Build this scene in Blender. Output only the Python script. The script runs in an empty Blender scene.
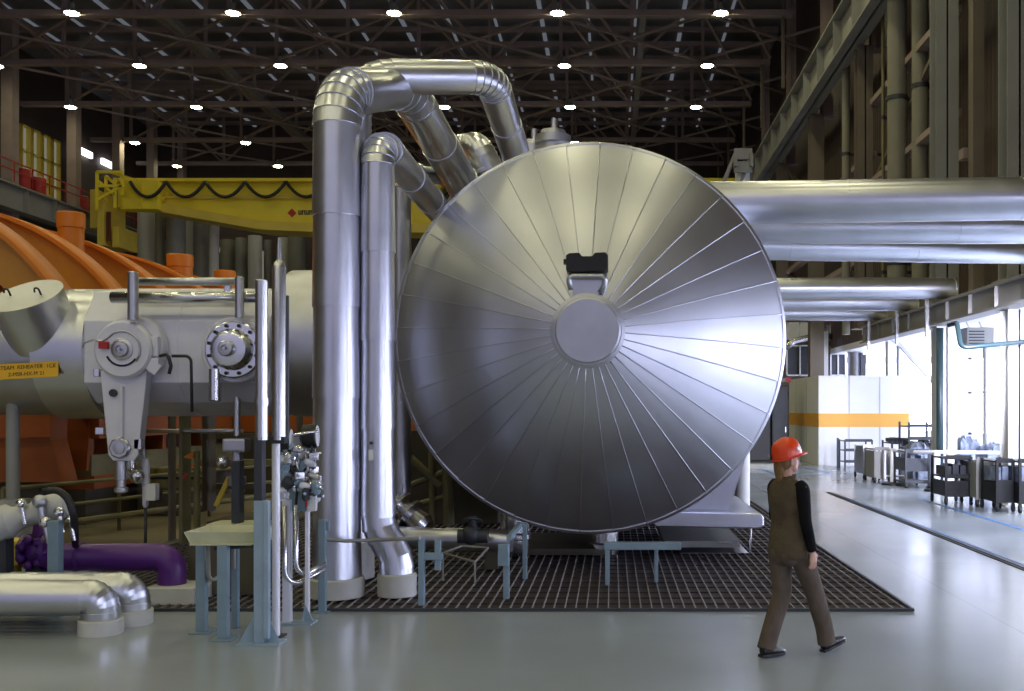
import bpy, bmesh, math, random
from mathutils import Vector, Matrix
random.seed(7)
PI = math.pi
C = bpy.context.scene.collection
F = 1000.0; VX, VY, CH = 612.0, 408.0, 2.0      # focal length in px, vanishing point, camera height


def at(px, py, Y):
    return Vector(((px - VX) / F * Y, Y, CH - (py - VY) / F * Y))


def gx(px, Y):
    return (px - VX) / F * Y


def gz(py, Y):
    return CH - (py - VY) / F * Y


# ------------------------------------------------------------------ materials
M = {}


def mat(name, col, rough=0.5, metal=0.0, var=0.12, scale=3.0, bump=0.0, bscale=40.0, stretch=None, rvar=0.0, coat=0.0):
    m = bpy.data.materials.new(name); m.use_nodes = True
    nt = m.node_tree; b = nt.nodes['Principled BSDF']
    b.inputs['Metallic'].default_value = metal
    b.inputs['Roughness'].default_value = rough
    if coat: b.inputs['Coat Weight'].default_value = coat
    tc = nt.nodes.new('ShaderNodeTexCoord')
    src = tc.outputs['Object']
    if stretch:
        mp = nt.nodes.new('ShaderNodeMapping'); mp.inputs['Scale'].default_value = stretch
        nt.links.new(src, mp.inputs['Vector']); src = mp.outputs['Vector']
    n = nt.nodes.new('ShaderNodeTexNoise'); n.inputs['Scale'].default_value = scale; n.inputs['Detail'].default_value = 6
    nt.links.new(src, n.inputs['Vector'])
    r = nt.nodes.new('ShaderNodeValToRGB')
    r.color_ramp.elements[0].position = 0.3; r.color_ramp.elements[1].position = 0.7
    r.color_ramp.elements[0].color = (*[c * (1 - var) for c in col], 1)
    r.color_ramp.elements[1].color = (*[min(1, c * (1 + var)) for c in col], 1)
    nt.links.new(n.outputs['Fac'], r.inputs['Fac']); nt.links.new(r.outputs['Color'], b.inputs['Base Color'])
    if rvar:
        mr = nt.nodes.new('ShaderNodeMapRange')
        mr.inputs['From Min'].default_value = 0.3; mr.inputs['From Max'].default_value = 0.7
        mr.inputs['To Min'].default_value = rough - rvar; mr.inputs['To Max'].default_value = rough + rvar
        nt.links.new(n.outputs['Fac'], mr.inputs['Value']); nt.links.new(mr.outputs['Result'], b.inputs['Roughness'])
    if bump:
        n2 = nt.nodes.new('ShaderNodeTexNoise'); n2.inputs['Scale'].default_value = bscale; n2.inputs['Detail'].default_value = 4
        nt.links.new(src, n2.inputs['Vector'])
        bp = nt.nodes.new('ShaderNodeBump'); bp.inputs['Strength'].default_value = bump; bp.inputs['Distance'].default_value = 0.02
        nt.links.new(n2.outputs['Fac'], bp.inputs['Height']); nt.links.new(bp.outputs['Normal'], b.inputs['Normal'])
    M[name] = m
    return m


def emit(name, col, s):
    m = bpy.data.materials.new(name); m.use_nodes = True
    nt = m.node_tree; nt.nodes.remove(nt.nodes['Principled BSDF'])
    e = nt.nodes.new('ShaderNodeEmission'); e.inputs['Color'].default_value = (*col, 1); e.inputs['Strength'].default_value = s
    nt.links.new(e.outputs[0], nt.nodes['Material Output'].inputs['Surface'])
    M[name] = m
    return m


mat('clad', (0.69, 0.70, 0.775), 0.33, 1.0, 0.05, 2.5, 0.05, 1.6, rvar=0.04)
mat('clad_head', (0.635, 0.645, 0.72), 0.40, 1.0, 0.04, 1.2, 0.0, 3.0, rvar=0.03)
mat('steel', (0.60, 0.60, 0.62), 0.32, 1.0, 0.08, 5)
mat('bright_steel', (0.80, 0.80, 0.83), 0.22, 1.0, 0.05, 5)
mat('olive_grey_paint', (0.25, 0.24, 0.19), 0.5, 0.0, 0.06, 2)
mat('dull_clad', (0.54, 0.545, 0.60), 0.42, 1.0, 0.08, 3)
mat('lilac_metal', (0.86, 0.86, 0.97), 0.40, 0.15, 0.04, 4)
mat('blue_paint', (0.22, 0.31, 0.38), 0.42, 0.0, 0.08, 6)
mat('pale_blue_paint', (0.30, 0.40, 0.50), 0.40, 0.0, 0.08, 6)
mat('orange_paint', (0.68, 0.20, 0.012), 0.42, 0.0, 0.07, 2)
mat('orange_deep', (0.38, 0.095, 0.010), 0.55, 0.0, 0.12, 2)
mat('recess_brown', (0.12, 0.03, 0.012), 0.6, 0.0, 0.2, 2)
mat('orange_web', (0.62, 0.28, 0.04), 0.5, 0.0, 0.08, 2)
mat('yellow_paint', (0.93, 0.76, 0.05), 0.45, 0.0, 0.06, 1)
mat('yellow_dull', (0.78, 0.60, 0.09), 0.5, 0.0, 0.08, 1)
mat('purple_paint', (0.10, 0.022, 0.20), 0.32, 0.0, 0.10, 5)
mat('concrete', (0.42, 0.42, 0.39), 0.75, 0.0, 0.12, 7, 0.1, 60)
mat('white_collar', (0.60, 0.60, 0.57), 0.6, 0.0, 0.05, 7)
mat('cream_tray', (0.62, 0.62, 0.42), 0.45, 0.0, 0.05, 6)
mat('truss_brown', (0.37, 0.29, 0.26), 0.6, 0.0, 0.15, 1)
mat('column_brown', (0.17, 0.14, 0.11), 0.6, 0.0, 0.12, 1)
mat('column_grey', (0.30, 0.30, 0.28), 0.6, 0.0, 0.08, 1)
mat('siding', (0.085, 0.06, 0.052), 0.7, 0.0, 0.15, 0.6)
mat('deck', (0.22, 0.22, 0.25), 0.55, 0.2, 0.2, 0.5)
mat('black', (0.006, 0.006, 0.007), 0.45, 0.0, 0.2, 8)
mat('rubber', (0.02, 0.02, 0.022), 0.55, 0.0, 0.1, 8)
mat('white_paint', (0.80, 0.80, 0.80), 0.5, 0.0, 0.02, 2)
mat('stripe_orange', (0.85, 0.42, 0.06), 0.5, 0.0, 0.02, 2)
mat('dark_metal', (0.05, 0.054, 0.065), 0.5, 0.3, 0.15, 4)
mat('teal_pipe', (0.016, 0.036, 0.042), 0.4, 0.0, 0.1, 4)
mat('olive', (0.22, 0.20, 0.09), 0.55, 0.0, 0.2, 2)
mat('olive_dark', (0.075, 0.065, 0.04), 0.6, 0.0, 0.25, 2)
mat('red_paint', (0.5, 0.03, 0.03), 0.5, 0.0, 0.1, 3)
mat('blue_line', (0.08, 0.20, 0.48), 0.4, 0.0, 0.1, 3)
mat('grating_steel', (0.36, 0.33, 0.33), 0.5, 0.5, 0.1, 8)
mat('grating_dark', (0.045, 0.034, 0.036), 0.65, 0.0, 0.2, 10)
mat('tan_floor', (0.20, 0.17, 0.11), 0.5, 0.0, 0.15, 0.8)
mat('plastic_wrap', (0.24, 0.28, 0.38), 0.3, 0.1, 0.6, 5, 0.6, 10)
mat('skin', (0.62, 0.36, 0.27), 0.5, 0.0, 0.05, 10)
mat('hair', (0.22, 0.12, 0.045), 0.6, 0.0, 0.3, 30, 0.3, 80, stretch=(6, 6, 1))
mat('vest', (0.112, 0.086, 0.060), 0.85, 0.0, 0.18, 8, 0.9, 9)
mat('trousers', (0.125, 0.097, 0.078), 0.85, 0.0, 0.18, 8, 1.0, 8, stretch=(1.2, 1.2, .6))
mat('black_cloth', (0.008, 0.008, 0.010), 0.85, 0.0, 0.2, 8, 0.3, 14)
mat('shoe', (0.010, 0.010, 0.011), 0.35, 0.0, 0.2, 8)
mat('helmet', (0.80, 0.065, 0.012), 0.3, 0.0, 0.03, 3)
mat('sign_yellow', (0.85, 0.48, 0.02), 0.5, 0.0, 0.02, 3)
mat('ink', (0.08, 0.03, 0.01), 0.6)
mat('gauge_white', (0.85, 0.85, 0.88), 0.3)
mat('mezz_grey', (0.26, 0.25, 0.24), 0.55, 0.0, 0.08, 2)
emit('lamp_glow', (1.0, 0.95, 0.60), 52.0)
emit('day_glow', (0.70, 0.74, 1.0), 12.0)
emit('slit_glow', (0.80, 0.86, 1.0), 0.13)
emit('clerestory_glow', (0.92, 0.95, 1.0), 3.0)
emit('hazy_window', (0.80, 0.78, 0.62), 0.22)


for k_ in ('vest', 'trousers', 'black_cloth', 'truss_brown'):
    M[k_].node_tree.nodes['Principled BSDF'].inputs['Specular IOR Level'].default_value = .12


def floor_material():
    m = mat('floor_epoxy', (0.33, 0.37, 0.42), 0.2, 0.0, 0.05, 0.7, rvar=0.03)
    nt = m.node_tree; b = nt.nodes['Principled BSDF']
    tc = nt.nodes.new('ShaderNodeTexCoord')
    br = nt.nodes.new('ShaderNodeTexBrick')
    br.inputs['Scale'].default_value = 1.0; br.inputs['Brick Width'].default_value = 12.0; br.inputs['Row Height'].default_value = 6.0
    br.inputs['Mortar Size'].default_value = 0.012; br.offset = 0.0
    br.inputs['Color1'].default_value = (1, 1, 1, 1); br.inputs['Color2'].default_value = (0.97, 0.97, 0.98, 1); br.inputs['Mortar'].default_value = (0.80, 0.80, 0.81, 1)
    mp = nt.nodes.new('ShaderNodeMapping'); mp.inputs['Location'].default_value = (8.35, 5.1, 0)
    nt.links.new(tc.outputs['Object'], mp.inputs['Vector']); nt.links.new(mp.outputs['Vector'], br.inputs['Vector'])
    mix = nt.nodes.new('ShaderNodeMixRGB'); mix.blend_type = 'MULTIPLY'; mix.inputs['Fac'].default_value = 1
    old = b.inputs['Base Color'].links[0].from_socket
    nt.links.new(old, mix.inputs['Color1']); nt.links.new(br.outputs['Color'], mix.inputs['Color2'])
    nt.links.new(mix.outputs['Color'], b.inputs['Base Color'])


floor_material()


def corrugated(name, col, freq, rough=0.6):
    m = mat(name, col, rough, 0.0, 0.12, 0.4)
    nt = m.node_tree; b = nt.nodes['Principled BSDF']
    tc = nt.nodes.new('ShaderNodeTexCoord'); w = nt.nodes.new('ShaderNodeTexWave')
    w.bands_direction = 'Y'; w.inputs['Scale'].default_value = freq
    nt.links.new(tc.outputs['Object'], w.inputs['Vector'])
    bp = nt.nodes.new('ShaderNodeBump'); bp.inputs['Distance'].default_value = 0.025; bp.inputs['Strength'].default_value = 0.8
    nt.links.new(w.outputs['Fac'], bp.inputs['Height']); nt.links.new(bp.outputs['Normal'], b.inputs['Normal'])


corrugated('siding_ribbed', (0.085, 0.06, 0.052), 1.2)


# ------------------------------------------------------------------ mesh helpers
def box(bm, c, s, rz=0.0, mtx=None, bev=0.0):
    m = Matrix.Translation(Vector(c)) @ (mtx if mtx is not None else Matrix.Rotation(rz, 4, 'Z')) @ Matrix.Diagonal((s[0], s[1], s[2], 1))
    r = bmesh.ops.create_cube(bm, size=1.0, matrix=m)
    if bev:
        es = list({e for v in r['verts'] for e in v.link_edges})
        bmesh.ops.bevel(bm, geom=es, offset=bev, segments=2, affect='EDGES', profile=0.7)


def box2(bm, lo, hi, bev=0.0):
    lo, hi = Vector(lo), Vector(hi)
    box(bm, (lo + hi) / 2, hi - lo, bev=bev)


def frame_from(d):
    d = d.normalized()
    up = Vector((0, 0, 1)) if abs(d.z) < 0.95 else Vector((0, 1, 0))
    a = up.cross(d).normalized(); b = d.cross(a).normalized()
    return a, b


def bar(bm, p0, p1, w, h):
    p0, p1 = Vector(p0), Vector(p1); d = p1 - p0
    a, b = frame_from(d)
    z = d.normalized()
    R = Matrix(((a.x, b.x, z.x, 0), (a.y, b.y, z.y, 0), (a.z, b.z, z.z, 0), (0, 0, 0, 1)))
    box(bm, (p0 + p1) / 2, (w, h, d.length), mtx=R)


def rings(bm, data, n=20, caps=(True, True), sharp=True, start=None):
    """data: list of (center, tangent, radius[, radius2]) -> one connected skin. A frame is carried along."""
    prev = None; a = None; first = None
    for k, it in enumerate(data):
        c, t, r = Vector(it[0]), Vector(it[1]).normalized(), it[2]
        r2 = it[3] if len(it) > 3 else r
        if a is None:
            a = (start - t * start.dot(t)).normalized() if start is not None else frame_from(t)[0]
        else:
            a = (a - t * a.dot(t)).normalized()
        b = t.cross(a)
        vs = [bm.verts.new(c + a * (r * math.cos(2 * PI * i / n)) + b * (r2 * math.sin(2 * PI * i / n))) for i in range(n)]
        if prev:
            for i in range(n):
                f = bm.faces.new((prev[i], prev[(i + 1) % n], vs[(i + 1) % n], vs[i])); f.smooth = True
        else:
            first = vs
        if sharp:
            es = []
            for i in range(n):
                e = bm.edges.get((vs[i], vs[(i + 1) % n]))
                if e is None: e = bm.edges.new((vs[i], vs[(i + 1) % n]))
                e.smooth = False
        prev = vs
    if caps[0]: bm.faces.new(list(reversed(first)))
    if caps[1]: bm.faces.new(prev)


def cyl(bm, p0, p1, r, r1=None, n=20, caps=(True, True)):
    p0, p1 = Vector(p0), Vector(p1)
    rings(bm, [(p0, p1 - p0, r), (p1, p1 - p0, r if r1 is None else r1)], n, caps)


def fillet(pts, bend, step=11.0):
    """polyline with its corners rounded: list of (point, tangent, in_elbow)"""
    pts = [Vector(p) for p in pts]; out = []
    if not hasattr(bend, '__len__'): bend = [bend] * len(pts)
    out.append((pts[0], (pts[1] - pts[0]).normalized(), False))
    for i in range(1, len(pts) - 1):
        d0 = (pts[i] - pts[i - 1]).normalized(); d1 = (pts[i + 1] - pts[i]).normalized()
        ang = d0.angle(d1)
        if ang < 0.02: continue
        lim = min((pts[i] - pts[i - 1]).length, (pts[i + 1] - pts[i]).length) * 0.499
        tl = min(bend[i] * math.tan(ang / 2), lim); R = tl / math.tan(ang / 2)
        s = pts[i] - d0 * tl; axis = d0.cross(d1).normalized(); nrm = axis.cross(d0)
        cen = s + nrm * R
        k = max(2, round(math.degrees(ang) / step))
        for j in range(k + 1):
            q = Matrix.Rotation(ang * j / k, 3, axis)
            out.append((cen + q @ (s - cen), q @ d0, j > 0))
    out.append((pts[-1], (pts[-1] - pts[-2]).normalized(), False))
    return out


def tube(bm, pts, r, bend=0.1, n=12, step=18.0, caps=(True, True)):
    rings(bm, [(p, t, r) for p, t, _ in fillet(pts, bend, step)], n, caps, sharp=False)


def clad(bm, pts, r, bend, seg=0.95, lip=0.012, n=36, step=11.0, caps=(True, True)):
    """sheet-metal clad pipe: mitred elbow sections and lapped straight sheets, one connected skin"""
    st = fillet(pts, bend, step); data = []
    for i in range(len(st) - 1):
        p0, t0, _ = st[i]; p1, t1, elbow = st[i + 1]
        L = (p1 - p0).length
        if L < 1e-5: continue
        k = 1 if elbow else max(1, round(L / seg))
        for j in range(k):
            ta = t0.lerp(t1, j / k); tb = t0.lerp(t1, (j + 1) / k)
            data.append((p0.lerp(p1, j / k), ta, r + lip)); data.append((p0.lerp(p1, (j + 1) / k), tb, r))
    rings(bm, data, n, caps)


def lathe(bm, prof, org, axis, n=32, caps=(True, True), sharp=True):
    org, axis = Vector(org), Vector(axis).normalized()
    rings(bm, [(org + axis * h, axis, max(r, 1e-4)) for r, h in prof], n, caps, sharp)


def prism(bm, pts, d):
    """closed polygon extruded by vector d"""
    d = Vector(d); a = [bm.verts.new(Vector(p)) for p in pts]; b = [bm.verts.new(Vector(p) + d) for p in pts]
    n = len(pts)
    bm.faces.new(list(reversed(a))); bm.faces.new(b)
    for i in range(n): bm.faces.new((a[i], a[(i + 1) % n], b[(i + 1) % n], b[i]))


def ball(bm, c, r, seg=16, scale=(1, 1, 1), mtx=None):
    m = Matrix.Translation(Vector(c)) @ (mtx if mtx is not None else Matrix()) @ Matrix.Diagonal((r * scale[0], r * scale[1], r * scale[2], 1))
    res = bmesh.ops.create_uvsphere(bm, u_segments=seg, v_segments=max(6, seg // 2), radius=1.0, matrix=m)
    for v in res['verts']:
        for f in v.link_faces: f.smooth = True


def obj(name, bm, m, parent=None, smooth=None, bev=0.0):
    me = bpy.data.meshes.new(name)
    bmesh.ops.recalc_face_normals(bm, faces=bm.faces)
    bm.to_mesh(me); bm.free()
    if smooth:
        for p in me.polygons: p.use_smooth = True
        me.set_sharp_from_angle(angle=math.radians(smooth))
    o = bpy.data.objects.new(name, me)
    me.materials.append(M[m] if isinstance(m, str) else m)
    C.objects.link(o)
    if parent is not None:
        o.parent = parent
        if parent.parent is None:
            o.matrix_parent_inverse = (Matrix.Translation(parent.location) @ parent.rotation_euler.to_matrix().to_4x4()).inverted()
    if bev:
        md = o.modifiers.new('bevel', 'BEVEL'); md.width = bev; md.segments = 2; md.limit_method = 'ANGLE'
    return o


def B(): return bmesh.new()


def tag(o, label=None, cat=None, group=None, kind=None):
    if label: o['label'] = label
    if cat: o['category'] = cat
    if group: o['group'] = group
    if kind: o['kind'] = kind
    return o


def thing(name, loc, label, cat, group=None):
    o = bpy.data.objects.new(name, None); C.objects.link(o); o.location = Vector(loc); o.empty_display_size = 0.1
    return tag(o, label, cat, group)


def struct(name, bm, m, label=None, parent=None, **k):
    o = obj(name, bm, m, parent, **k)
    o['kind'] = 'structure'
    if label: o['label'] = label
    return o


def dup(root, offset, label=None, group=None):
    """copy a thing, its parts and their sub-parts, moved by offset"""
    r = root.copy(); C.objects.link(r); r.location = root.location + Vector(offset)
    if label: r['label'] = label
    if group: r['group'] = group
    for ch in list(root.children):
        c = ch.copy(); C.objects.link(c); c.parent = r; c.matrix_parent_inverse = ch.matrix_parent_inverse.copy()
        for g in list(ch.children):
            d = g.copy(); C.objects.link(d); d.parent = c; d.matrix_parent_inverse = g.matrix_parent_inverse.copy()
    return r


def text_mesh(name, body, size, m, mtx, parent, extrude=0.002):
    cu = bpy.data.curves.new(name, 'FONT'); cu.body = body; cu.size = size; cu.extrude = extrude; cu.align_x = 'CENTER'; cu.align_y = 'CENTER'
    t = bpy.data.objects.new(name, cu); C.objects.link(t)
    dg = bpy.context.evaluated_depsgraph_get()
    me = bpy.data.meshes.new_from_object(t.evaluated_get(dg))
    bpy.data.objects.remove(t); bpy.data.curves.remove(cu)
    me.transform(mtx); me.materials.clear(); me.materials.append(M[m])
    o = bpy.data.objects.new(name, me); C.objects.link(o); o.parent = parent
    if parent.parent is None:
        o.matrix_parent_inverse = Matrix.Translation(parent.location).inverted()
    return o


FACE_CAM = Matrix.Rotation(PI / 2, 4, 'X')       # text lying in XY -> standing, read from -Y

# ================================================================== THE HALL
XR = 8.3            # line of the near-side columns on the window side
# floor
bm = B(); box2(bm, (-36, -26, -0.3), (16, 78, 0.0)); struct('floor', bm, 'floor_epoxy', 'grey painted concrete floor of the hall')
bm = B(); box2(bm, (-33, 12.4, 0.0), (-6.6, 60, 0.012)); struct('floor_2', bm, 'tan_floor', 'tan floor of the turbine bay')
# ceiling: deck, purlins, daylight slits between the deck sheets
ZT = 19.5
YS = [44.4, 50.7, 57.6, 65.3, 71.6]
bm = B(); box2(bm, (-36, -26, 23.6), (16, 78, 23.9)); struct('ceiling', bm, 'deck', 'dark sheet-metal roof deck')
k = 0
y = 40.0
while y < 77:
    bm = B(); box2(bm, (-34, y - 0.12, 23.1), (9.3, y + 0.12, 23.35)); struct('ceiling_beam', bm, 'truss_brown', 'thin purlin under the roof deck')
    y += 2.3
x = -32.5; k = 1
while x < 7:
    bm = B(); w = 0.07 if k % 3 else 0.11
    box2(bm, (x - w, 40, 23.5), (x + w, 77, 23.595)); struct('window_%d' % k, bm, 'slit_glow', 'narrow daylight slit in the roof deck')
    x += 2.6; k += 1
NW = k
# walls
bm = B(); box2(bm, (-36, 76.5, 0), (16, 77, 23.6)); struct('wall_back', bm, 'siding', 'dark far end wall')
bm = B(); box2(bm, (-36, -26, 0), (-35.6, 77, 23.6)); struct('wall_left', bm, 'siding', 'dark wall behind the gallery')
bm = B(); box2(bm, (9.6, -26, 4.6), (9.9, 77, 23.6)); struct('wall_right', bm, 'siding_ribbed', 'brown ribbed siding above the side aisle')
bm = B(); box2(bm, (8.05, -26, 4.35), (16, 32.2, 4.6)); box2(bm, (9.6, 32.2, 4.35), (16, 46.6, 4.6)); struct('ceiling_2', bm, 'white_paint', 'white soffit over the side aisle')
bm = B(); box2(bm, (15.0, -26, 0), (15.3, 77, 0.9)); box2(bm, (15.0, -26, 4.1), (15.3, 77, 4.6)); struct('wall_right_aisle', bm, 'white_paint', 'white parapet wall of the glazed aisle')
bm = B(); box2(bm, (8.2, 46.2, 0), (15.3, 46.5, 0.9)); box2(bm, (8.2, 46.2, 4.1), (15.3, 46.5, 4.6)); struct('wall_aisle_end', bm, 'white_paint', 'white end wall of the aisle')
# aisle windows: each bay a frame with its pane
y = -24.0
while y < 46:
    if y < 14 and int((y + 24) / 4.7 + .5) % 2:  # added piers out of view, cutting the window light reflected in the vessel
        bm = B(); box2(bm, (15.0, y, 0.9), (15.3, y + 4.7, 4.1)); struct('wall_light_blocker', bm, 'white_paint', 'white pier added unseen to cut the aisle window light'); y += 4.7; continue
    bm = B()
    for (a, b_) in ((y, y + .07), (y + 2.15, y + 2.22), (y + 4.32, y + 4.4)): box2(bm, (14.9, a, 0.9), (15.05, b_, 4.1))
    for z in (0.9, 2.6, 4.03): box2(bm, (14.9, y, z), (15.05, y + 4.4, z + 0.07))
    w = struct('window_%d' % NW, bm, 'white_paint', 'tall bright window of the aisle'); NW += 1
    bm = B(); box2(bm, (15.06, y, 0.9), (15.1, y + 4.4, 4.1)); obj('pane', bm, 'day_glow', w)
    y += 4.7
x = 8.3
while x < 14.5:
    bm = B()
    for (a, b_) in ((x, x + .06), (x + 1.6, x + 1.66)): box2(bm, (a, 46.1, 0.9), (b_, 46.25, 4.1))
    for z in (0.9, 2.6, 4.04): box2(bm, (x, 46.1, z), (x + 1.66, 46.25, z + 0.06))
    w = struct('window_%d' % NW, bm, 'white_paint', 'bright window in the end wall of the aisle'); NW += 1
    bm = B(); box2(bm, (x, 46.26, 0.9), (x + 1.66, 46.3, 4.1)); obj('pane', bm, 'day_glow', w)
    x += 1.68
# columns of the window side
def column(x, y, w, d, z0, z1, m, label):
    bm = B()
    box2(bm, (x - w / 2, y - d / 2, z0), (x + w / 2, y - d / 2 + 0.035, z1)); box2(bm, (x - w / 2, y + d / 2 - 0.035, z0), (x + w / 2, y + d / 2, z1))
    box2(bm, (x - 0.02, y - d / 2, z0), (x + 0.02, y + d / 2, z1)); box2(bm, (x - w * .7, y - d * .7, z0), (x + w * .7, y + d * .7, z0 + 0.03))
    return struct('steel_column', bm, m, label)


for (y, w, m, lab) in ((20.6, .50, 'column_grey', 'grey steel column at the picture edge above the carts'), (25.0, .56, 'column_grey', 'wide grey steel column where the pipes enter the wall'),
                       (33.0, .50, 'column_brown', 'brown steel column behind the round downpipes'), (40.7, .56, 'column_brown', 'brown steel column behind the white cabin'),
                       (48.8, .52, 'column_brown', 'brown steel column second from the far end'), (57.0, .52, 'column_brown', 'farthest brown steel column under the crane rail')):
    if y < 30: column(XR, y, w * .9, .45, 0.0, 4.02, 'white_paint', 'white lower column under the gallery girder' + (' by the black carts' if y < 22 else ' behind the barrier'))
    column(XR, y, w, .5, 4.6 if y < 35 else 0.0, 13.9 if y > 30 else 14.0, m, lab)
    column(XR + .5, y + .3, w * .8, .4, 13.9, 23.1, 'truss_brown', 'dark upper column above the crane rail')
bm = B(); box2(bm, (gx(970, 23.2), 23.0, 4.6), (gx(981, 23.2), 23.3, 14)); struct('steel_column', bm, 'column_brown', 'narrow flat stanchion beside the wide grey column')
for (z, y0, y1) in ((9.4, 25.0, 33.0), (7.1, 33.0, 40.7), (10.4, 33.0, 40.7), (8.6, 40.7, 48.8), (12.0, 25.0, 33.0), (10.9, 48.8, 57)):
    bm = B(); bar(bm, (XR + .3, y0, z), (XR + .3, y1, z), .3, .18); struct('wall_beam', bm, 'truss_brown', 'horizontal girt between wall columns')
for (y0, z0, y1, z1) in ((33.3, 5.2, 40.4, 10.2), (40.9, 5.2, 48.6, 8.5), (40.9, 8.7, 48.6, 13.5), (25.3, 12.0, 32.8, 9.5)):
    bm = B(); bar(bm, (XR + .4, y0, z0), (XR + .4, y1, z1), .22, .14); struct('wall_beam', bm, 'column_brown', 'diagonal brace between wall columns')
bm = B(); box2(bm, (gx(958, 23.8) + .05, 23.6, 7.9), (gx(980, 23.8), 23.9, 8.15)); struct('wall_beam', bm, 'truss_brown', 'short cross tie between two stanchions')
# crane runway beam (an I girder) along the columns and its twin on the far side
def runway(x, z0, z1, y0, y1, lab, m):
    bm = B()
    box2(bm, (x - .35, y0, z0), (x + .35, y1, z0 + .06)); box2(bm, (x - .35, y0, z1 - .06), (x + .35, y1, z1)); box2(bm, (x - .03, y0, z0), (x + .03, y1, z1))
    y = y0 + 1
    while y < y1:
        box2(bm, (x - .3, y - .02, z0 + .05), (x + .3, y + .02, z1 - .05)); y += 2.7
    o = struct('crane_runway_beam', bm, m, lab)
    bm = B(); box2(bm, (x - .05, y0, z1), (x + .05, y1, z1 + .14)); r = obj('rail', bm, 'steel', o); r['label'] = 'bare steel rail on top of the girder'
    return o


runway(7.95, 14.0, 15.5, 12, 75, 'crane runway girder climbing along the wall columns', 'column_grey')
runway(-31.0, 12.2, 13.5, 30, 75, 'crane runway girder above the orange machine', 'column_grey')
# mezzanine edge girder with stiffeners
bm = B(); box2(bm, (7.92, 12, 4.03), (7.98, 31.6, 4.55)); box2(bm, (7.82, 12, 4.50), (8.25, 31.6, 4.56)); box2(bm, (7.82, 12, 4.02), (8.25, 31.6, 4.07))
y = 13.0
while y < 31.5: box2(bm, (7.84, y, 4.05), (7.95, y + .03, 4.52)); y += 1.5
struct('mezzanine_beam', bm, 'mezz_grey', 'grey edge girder of the gallery over the aisle')
bm = B(); box2(bm, (10.3, 41.4, 0), (10.52, 41.6, 4.3)); struct('steel_column', bm, 'dark_metal', 'dark slim post rising behind the white cabin')

# downpipes on the window-side wall
for (px, Y, w, m, lab) in ((897, 29.1, 19, 'olive_grey_paint', 'thick vertical downpipe, the first left of the wide grey column but one'), (920, 28.0, 16, 'olive_grey_paint', 'thinner vertical downpipe beside the wide grey column'),
                           (846, 35.5, 8, 'olive_grey_paint', 'slim vertical downpipe between two brown columns'), (883, 31.0, 3, 'olive', 'thin conduit running up between brown column and thick downpipe')):
    x = gx(px, Y); r = w / 2 * Y / F
    t = thing('wall_downpipe', (x, Y, 4.6), lab, 'pipe')
    bm = B(); cyl(bm, (x, Y, 4.6), (x, Y, 17.5), r, n=24); obj('pipe_run', bm, m, t, 40)
    for z in (6.2, 11.0):
        bm = B(); lathe(bm, [(r * 1.12, -.06), (r * 1.12, .06)], (x, Y, z), (0, 0, 1), 24); box2(bm, (x, Y, z - .05), (XR + 1.3, Y + .05, z + .05)); obj('clamp', bm, 'dark_metal', t)

# roof trusses
NAMES = ['nearest roof truss, its bottom chord along the top edge of the view', 'second roof truss from the front, with the second row of lamps', 'third roof truss from the front, with the third row of lamps',
         'fourth roof truss from the front, just above the arched pipe', 'farthest roof truss, low over the yellow crane']
for i, Y in enumerate(YS):
    x0, x1 = -34.0, 8.0
    t = thing('roof_truss', ((x0 + x1) / 2, Y, ZT), 'dark brown steel ' + NAMES[i], 'roof truss', 'roof trusses')
    bm = B(); box2(bm, (x0, Y - .18, ZT - .13), (x1, Y + .18, ZT + .13)); obj('bottom_chord', bm, 'truss_brown', t)
    bm = B(); box2(bm, (x0, Y - .16, 22.8), (x1, Y + .16, 23.06)); obj('top_chord', bm, 'truss_brown', t)
    bm = B(); x = x0 + 2.6; q = 0
    while x < x1:
        bar(bm, (x, Y, ZT), (x, Y, 22.9), .16, .16)
        if x + 3.6 < x1:
            if q % 2: bar(bm, (x, Y, ZT), (x + 3.6, Y, 22.9), .15, .12)
            else: bar(bm, (x, Y, 22.9), (x + 3.6, Y, ZT), .15, .12)
        x += 3.6; q += 1
    obj('web_lattice', bm, 'truss_brown', t)
    bm = B(); bar(bm, (4.6, Y, 23), (7.6, Y, 20.9), .13, .13); bar(bm, (7.6, Y, 20.9), (7.6, Y, 16.2), .13, .13); obj('knee_brace', bm, 'column_brown', t)
    # flat cross bracing to the truss behind, at bottom-chord level
    if i + 1 < len(YS):
        Y2 = YS[i + 1]; x = -31.0
        while x < 6:
            bm = B(); bar(bm, (x, Y + .2, ZT), (x + 7.1, Y2 - .2, ZT), .12, .1); bar(bm, (x + 7.1, Y + .2, ZT + .11), (x, Y2 - .2, ZT + .11), .12, .1)
            struct('ceiling_brace', bm, 'truss_brown', 'flat cross bracing between two roof trusses')
            bm = B(); bar(bm, (x, Y + .2, 22.4), (x + 3.5, Y2 - .2, ZT + .2), .13, .1); struct('ceiling_brace', bm, 'truss_brown', 'sloping brace between two roof trusses')
            x += 7.1
for x in (-20.2, 1.4):
    bm = B(); bar(bm, (x, 44.4, ZT + .3), (x, 71.6, ZT + .3), .3, .3); struct('ceiling_beam', bm, 'mezz_grey', 'long grey tie running along the hall under the roof')
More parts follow.
